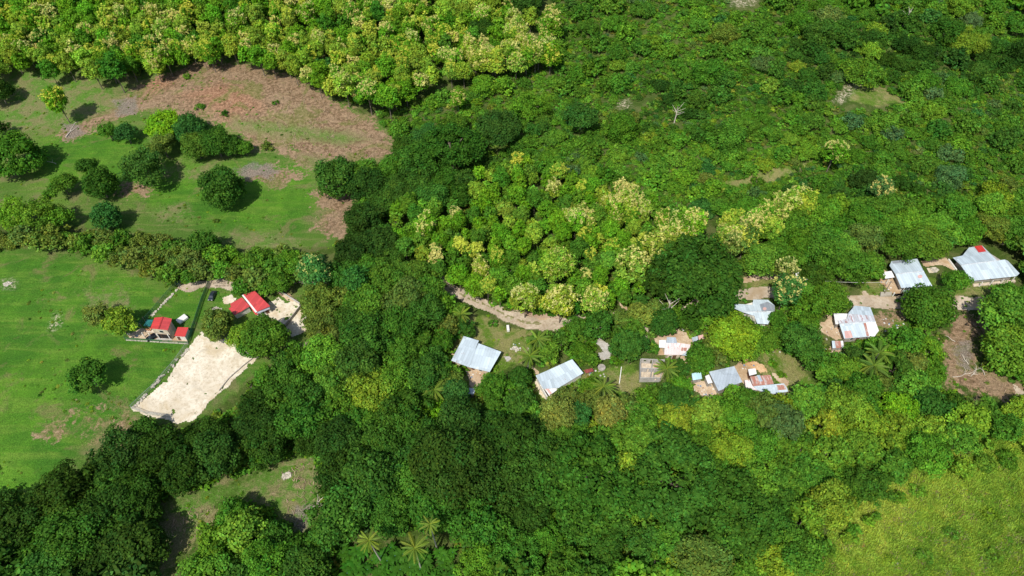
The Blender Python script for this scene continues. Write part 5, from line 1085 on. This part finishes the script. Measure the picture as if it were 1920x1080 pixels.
# weeds and tussocks in the pasture and on bare ground
PAST = [(-40,120),(270,130),(400,112),(560,150),(740,290),(640,460),(640,480),(0,440),(-40,440)], [(-40,470),(330,540),(600,545),(600,640),(500,700),(250,790),(150,880),(-40,1000)], [(320,900),(600,860),(610,950),(300,1080)], [(870,590),(1200,590),(1200,740),(880,780)], [(1390,500),(1980,560),(1980,760),(1400,740)]
wd_ = [crown_np('bush', .6, 760 + k, .28, .7) for k in range(3)]
WX = R.uniform(-40, 1960, 9000); WY = R.uniform(100, 1080, 9000); ok = (mask_of(PAST, WX, WY) > 0) & (mask_of([np.array(q, float) for q in EXCL + [LOT1, ]], WX, WY) < -2); WX, WY = WX[ok], WY[ok]; items = []
for px, py in zip(WX, WY):
    x, y, z = U(px, py, .1)
    if fnoise(float(x), float(y), 14, 88) + R.normal(0, .5) + (1.1 if px < 420 and py < 270 else 0) < .45: continue
    items.append((float(x), float(y), float(z), R.uniform(.4, 1.2), R.uniform(.3, .6), jcol(PAL[['mid', 'yellow', 'bright', 'olive'][int(R.integers(4))]][0], .2)))
joined('pasture_weeds', items, 'scattered low weeds and tussocks in the pasture', wd_); COUNT['weeds'] = len(items)

# bits of litter in the yards
lv, lt_ = [], []
for cx, cy, sx, sy, n_ in [(1678, 610, 26, 12, 34), (1560, 625, 14, 14, 16), (1320, 732, 18, 10, 18), (1400, 690, 14, 8, 12), (975, 652, 20, 8, 14), (1262, 622, 22, 8, 16), (1120, 700, 20, 8, 12), (1660, 535, 14, 10, 14), (890, 700, 12, 10, 10), (250, 630, 10, 4, 8), (1455, 655, 12, 6, 8)]:
    for _ in range(n_):
        x, y, z = U(cx + R.uniform(-sx, sx), cy + R.uniform(-sy, sy), .0); x, y = float(x), float(y); s_ = R.uniform(.12, .4); a = R.uniform(0, 3); c, n = math.cos(a) * s_, math.sin(a) * s_; z0 = float(Hg(x, y)) + .16
        lv += [(x - c, y - n, z0), (x + n, y - c, z0 + .04), (x + c, y + n, z0 + s_ * .3), (x - n, y + c, z0 + .08)]; lt_.append([(.75, .74, .70), (.75, .74, .70), (.2, .3, .45), (.35, .18, .12), (.55, .5, .42)][int(R.integers(5))])
tag(link('litter', mesh_np('litter', np.array(lv), np.arange(len(lv)), np.full(len(lt_), 4), M_LEAF, np.array(lt_))), 'small pale and coloured litter scattered in the village yards', kind='stuff')
# cut brush and sticks lying on the bare slopes
DX = R.uniform(90, 1930, 16000); DY = R.uniform(100, 1080, 16000); dm = mask_of([np.array(q, float) for q in (BROWN[0], BROWN[1], BROWN[2], BROWN[3], BROWN[4], BROWN[5])], DX, DY); ok = dm > 2; DX, DY = DX[ok], DY[ok]
dbv, dbt = [], []
for px, py in zip(DX, DY):
    x, y, z = U(px, py, .0); x, y, z = float(x), float(y), float(z)
    dens = float(fnoise(x, y, 10, 71)) + (.9 if px > 540 and py < 260 else 0)
    if dens + R.normal(0, .4) < .25: continue
    for _ in range(3):
        cx, cy = x + R.normal(0, .8), y + R.normal(0, .8); a = R.uniform(0, 3.14); l = R.uniform(.22, .65); w_ = R.uniform(.04, .10); c, s_ = math.cos(a), math.sin(a); z0 = float(Hg(cx, cy)) + .08; zt = R.uniform(.05, .5)
        dbv += [(cx - c * l - s_ * w_, cy - s_ * l + c * w_, z0), (cx - c * l + s_ * w_, cy - s_ * l - c * w_, z0), (cx + c * l + s_ * w_, cy + s_ * l - c * w_, z0 + zt), (cx + c * l - s_ * w_, cy + s_ * l + c * w_, z0 + zt)]
        g_ = R.uniform(.5, 1.35); dbt.append((.40 * g_, .30 * g_, .20 * g_))
tag(link('brush_debris', mesh_np('brush_debris', np.array(dbv), np.arange(len(dbv)), np.full(len(dbt), 4), M_LEAF, np.array(dbt))), 'cut dry sticks and brush littering the bare brown slopes', kind='stuff')

# tall grass corner: many thin blades and vine tufts
def grass_np(n, seed):
    r = np.random.default_rng(seed); P = []; T = []
    for k in range(n):
        a = r.uniform(0, 6.28); h_ = r.uniform(.3, .9); bx, by = r.normal(0, .5, 2); w_ = .06; lx, ly = math.cos(a) * h_ * .6, math.sin(a) * h_ * .6; ox, oy = -math.sin(a) * w_, math.cos(a) * w_
        P += [(bx - ox, by - oy, 0), (bx + ox, by + oy, 0), (bx + lx + ox * .6, by + ly + oy * .6, h_), (bx + lx - ox * .6, by + ly - oy * .6, h_)]; T.append(np.array([1, 1, 1]) * r.uniform(.7, 1.35))
    return np.array(P), np.arange(4 * n), np.full(n, 4), np.array(T)
gp = [grass_np(26, 900 + k) for k in range(6)]
TX = R.uniform(1400, 2000, 15000); TY = R.uniform(740, 1120, 15000); ok = sdist(TALL[0], TX, TY) > -8; TX, TY = TX[ok], TY[ok]; items = []
for px, py in zip(TX, TY):
    x, y, z = U(px, py, .3); x, y = float(x), float(y); v = float(fnoise(x, y, 15, 31)) + .6 * float(fnoise(x, y, 3, 32)) + R.normal(0, .3)
    c = (.36, .46, .065) if v > .5 else (.27, .40, .045) if v > -.6 else (.17, .30, .032)
    if R.random() < .04: c = (.27, .22, .11)
    items.append((x, y, float(Hg(x, y)), R.uniform(.9, 1.7), R.uniform(.5, 1.0), jcol(c, .10)))
joined('tall_grass', items, 'tangled yellow green tall grass in the lower right corner', gp)
joined('grass_corner_vines', [(q[0], q[1], q[2] + .1, R.uniform(.5, 1.1), .6, jcol(q[5], .15)) for q in items[::4]], 'leafy low vines tangled in the tall grass', ug)

# ------------------------------------------------------------------ palms and bananas
def frond_mesh():
    r = np.random.default_rng(5); P = []; T = []; L_ = 4.2
    def pt(t): return np.array([L_ * (t - .12 * t * t), 0, 1.1 * t - 2.6 * t * t])
    for k in range(15):
        t0, t1 = k / 15, (k + 1) / 15; a, b = pt(t0), pt(t1); w_ = .06
        P += [a + (0, -w_, 0), a + (0, w_, 0), b + (0, w_, 0), b + (0, -w_, 0)]; T.append([1.3, 1.2, .9])
    for k in range(34):
        t = .12 + .88 * k / 34; a = pt(t); ll = .95 * math.sin(math.pi * min(1, .2 + .78 * t)) ** .6 + .1
        for s_ in (-1, 1):
            e_ = a + np.array([ll * .6, s_ * ll * .50, -.62 * ll]); w_ = .05
            P += [a - (w_, 0, 0), a + (w_, 0, 0), e_ + (w_ * .5, 0, 0), e_ - (w_ * .5, 0, 0)]; T.append(np.array([1, 1, 1]) * r.uniform(.75, 1.25))
    return mesh_np('frond', np.array(P), np.arange(len(P)), np.full(len(T), 4), M_LEAF, np.array(T))
FR = frond_mesh()
def palm(px, py, hgt, size, label, col=(.21, .24, .04), nf=19, lean=.5):
    x, y, z = U(px, py, hgt); x, y = float(x), float(y); gz = float(Hg(x, y)); root = empty('coconut_palm', (x, y, gz)); tag(root, label, 'palm', 'coconut palms of the village')
    mb = MB(); lx = R.uniform(-lean, lean); mb.tube([(-lx * 2, .2, -.5), (-lx, .1, hgt * .4), (0, 0, hgt)], [.24, .18, .14], 8); link('trunk', mb.mesh('trunk', M_PALEBARK), root)
    for k in range(nf):
        f = link('frond', FR, root, jcol(col, .14)); f.location = (0, 0, hgt); up = k / nf
        f.rotation_euler = (R.normal(0, .12), -.95 + 1.25 * (1 - up) + R.normal(0, .1), k * 2.39996 + R.normal(0, .1)); s_ = size / 4.2 * R.uniform(.85, 1.1); f.scale = (s_,) * 3
    PLACED.append((x, y, 2))
for a in [(692, 1014, 17, 3.2, 'coconut palm at bottom, leftmost of three, with leaning pale trunk'), (778, 1028, 17, 4.0, 'biggest coconut palm near the bottom edge, middle of three'), (806, 983, 18, 2.8, 'coconut palm at bottom, rightmost of three, with long bare trunk'),
 (993, 668, 7, 4.2, 'coconut palm on the lawn between the two tin roofed houses'), (1008, 637, 8, 4.5, 'coconut palm just below the dirt road bend'), (1132, 725, 7, 4.4, 'coconut palm right of the tilted tin roof'), (1250, 692, 7, 4.4, 'coconut palm leaning over the unfinished block house'),
 (1649, 662, 9, 4.9, 'upper palm of the twin coconut palms right of the patched roof'), (1638, 686, 9, 5.2, 'lower palm of the twin coconut palms right of the patched roof'), (814, 732, 7, 4.3, 'coconut palm left of the olive tree by the blue roofed house'), (865, 590, 6, 3.6, 'small coconut palm at the left start of the lawn')]: palm(*a, col=(.20, .29, .045) if a[1] > 980 else (.16, .26, .04))
def banana_mesh():
    r = np.random.default_rng(8); P = []; T = []
    for k in range(9):
        a = k * 2.4; L_ = r.uniform(1.8, 2.6); c, s_ = math.cos(a), math.sin(a); prev = None
        for j in range(6):
            t = j / 5; d_ = L_ * t * .8; z = 1.9 + L_ * (.75 * t - .8 * t * t); w_ = .28 * math.sin(math.pi * min(.98, .12 + .85 * t))
            cur = [np.array([c * d_ - s_ * w_, s_ * d_ + c * w_, z - .08]), np.array([c * d_ + s_ * w_, s_ * d_ - c * w_, z - .08])]
            if prev: P += [prev[0], prev[1], cur[1], cur[0]]; T.append(np.array([1, 1, 1]) * r.uniform(.8, 1.2))
            prev = cur
    return mesh_np('leaves', np.array(P), np.arange(len(P)), np.full(len(T), 4), M_LEAF, np.array(T))
BN = banana_mesh(); st = MB(); st.tube([(0, 0, -.3), (0, 0, 2.0)], [.16, .1], 7); STM = st.mesh('stem', M_GREENP)
def banana(px, py):
    x, y, z = U(px, py, 2); x, y = float(x), float(y); root = empty('banana_plant', (x, y, float(Hg(x, y))), R.uniform(0, 6)); s_ = R.uniform(.9, 1.4); root.scale = (s_,) * 3
    tag(root, f'dark green banana plant {landphrase(px, py)}', 'banana plant', 'banana plants'); link('leaves', BN, root, jcol((.048, .155, .014), .14)); link('stem', STM, root)
    TREES.append(dict(o=root, px=px, py=py, auto=True))
for (cx, cy, sx, sy, n_) in [(745, 1056, 105, 32, 90), (470, 1040, 40, 22, 16), (1230, 775, 40, 40, 16), (1640, 825, 22, 26, 6), (930, 800, 30, 25, 8), (700, 640, 20, 10, 0), (820, 700, 10, 14, 4)]:
    for _ in range(n_): banana(cx + R.uniform(-sx, sx), cy + R.uniform(-sy, sy))
# bare dead trees
def deadtree(px, py, h_, label):
    x, y, z = U(px, py, h_ * .6); root = empty('dead_tree', (float(x), float(y), float(Hg(float(x), float(y))))); tag(root, label, 'tree'); r = np.random.default_rng(px)
    mb = MB(); mb.tube([(0, 0, -.5), (.2, .1, h_ * .5), (.1, 0, h_)], [.28, .2, .05], 7); link('trunk', mb.mesh('trunk', M_DEAD), root)
    for k in range(8):
        a = r.uniform(0, 6.28); z0 = r.uniform(.4, .85) * h_; l = r.uniform(.25, .45) * h_; b = MB()
        b.tube([(.15, .05, z0), (.15 + math.cos(a) * l * .5, math.sin(a) * l * .5, z0 + l * .4), (math.cos(a) * l, math.sin(a) * l, z0 + l * .8)], [.12, .08, .03], 5); link('limb', b.mesh('limb', M_DEAD), root)
deadtree(1268, 212, 9, 'bare grey tree among the scrub in the upper middle'); deadtree(1253, 578, 11, 'bare pale branches above the rusty white roof'); deadtree(1702, 30, 9, 'bare grey stem on the far scrub hill near the top'); deadtree(684, 912, 9, 'bare twigs showing in a gap of the dark canopy')

# ------------------------------------------------------------------ labels: number off look-alikes from left to right
from collections import defaultdict
by = defaultdict(list)
for t_ in TREES: by[t_['o']['label']].append(t_)
ORD = ['first', 'second', 'third', 'fourth', 'fifth', 'sixth', 'seventh', 'eighth', 'ninth', 'tenth', 'eleventh', 'twelfth', 'thirteenth', 'fourteenth', 'fifteenth', 'sixteenth']
for lab, lst in by.items():
    if 2 <= len(lst) <= 16:
        lst.sort(key=lambda q: q['px'])
        for i, q in enumerate(lst): q['o']['label'] = ((lab if len(lab.split()) < 14 else lab.replace('cream flowered teak tree', 'cream flowered teak')) + ', ' + ('leftmost' if i == 0 else 'rightmost' if i == len(lst) - 1 else ORD[i] + ' from left')).replace(' plant tree', ' plant')
print('COUNTS', COUNT, 'trees', NTREE, 'objects', len(bpy.data.objects), 'maxwords', max(len(t_['o']['label'].split()) for t_ in TREES))
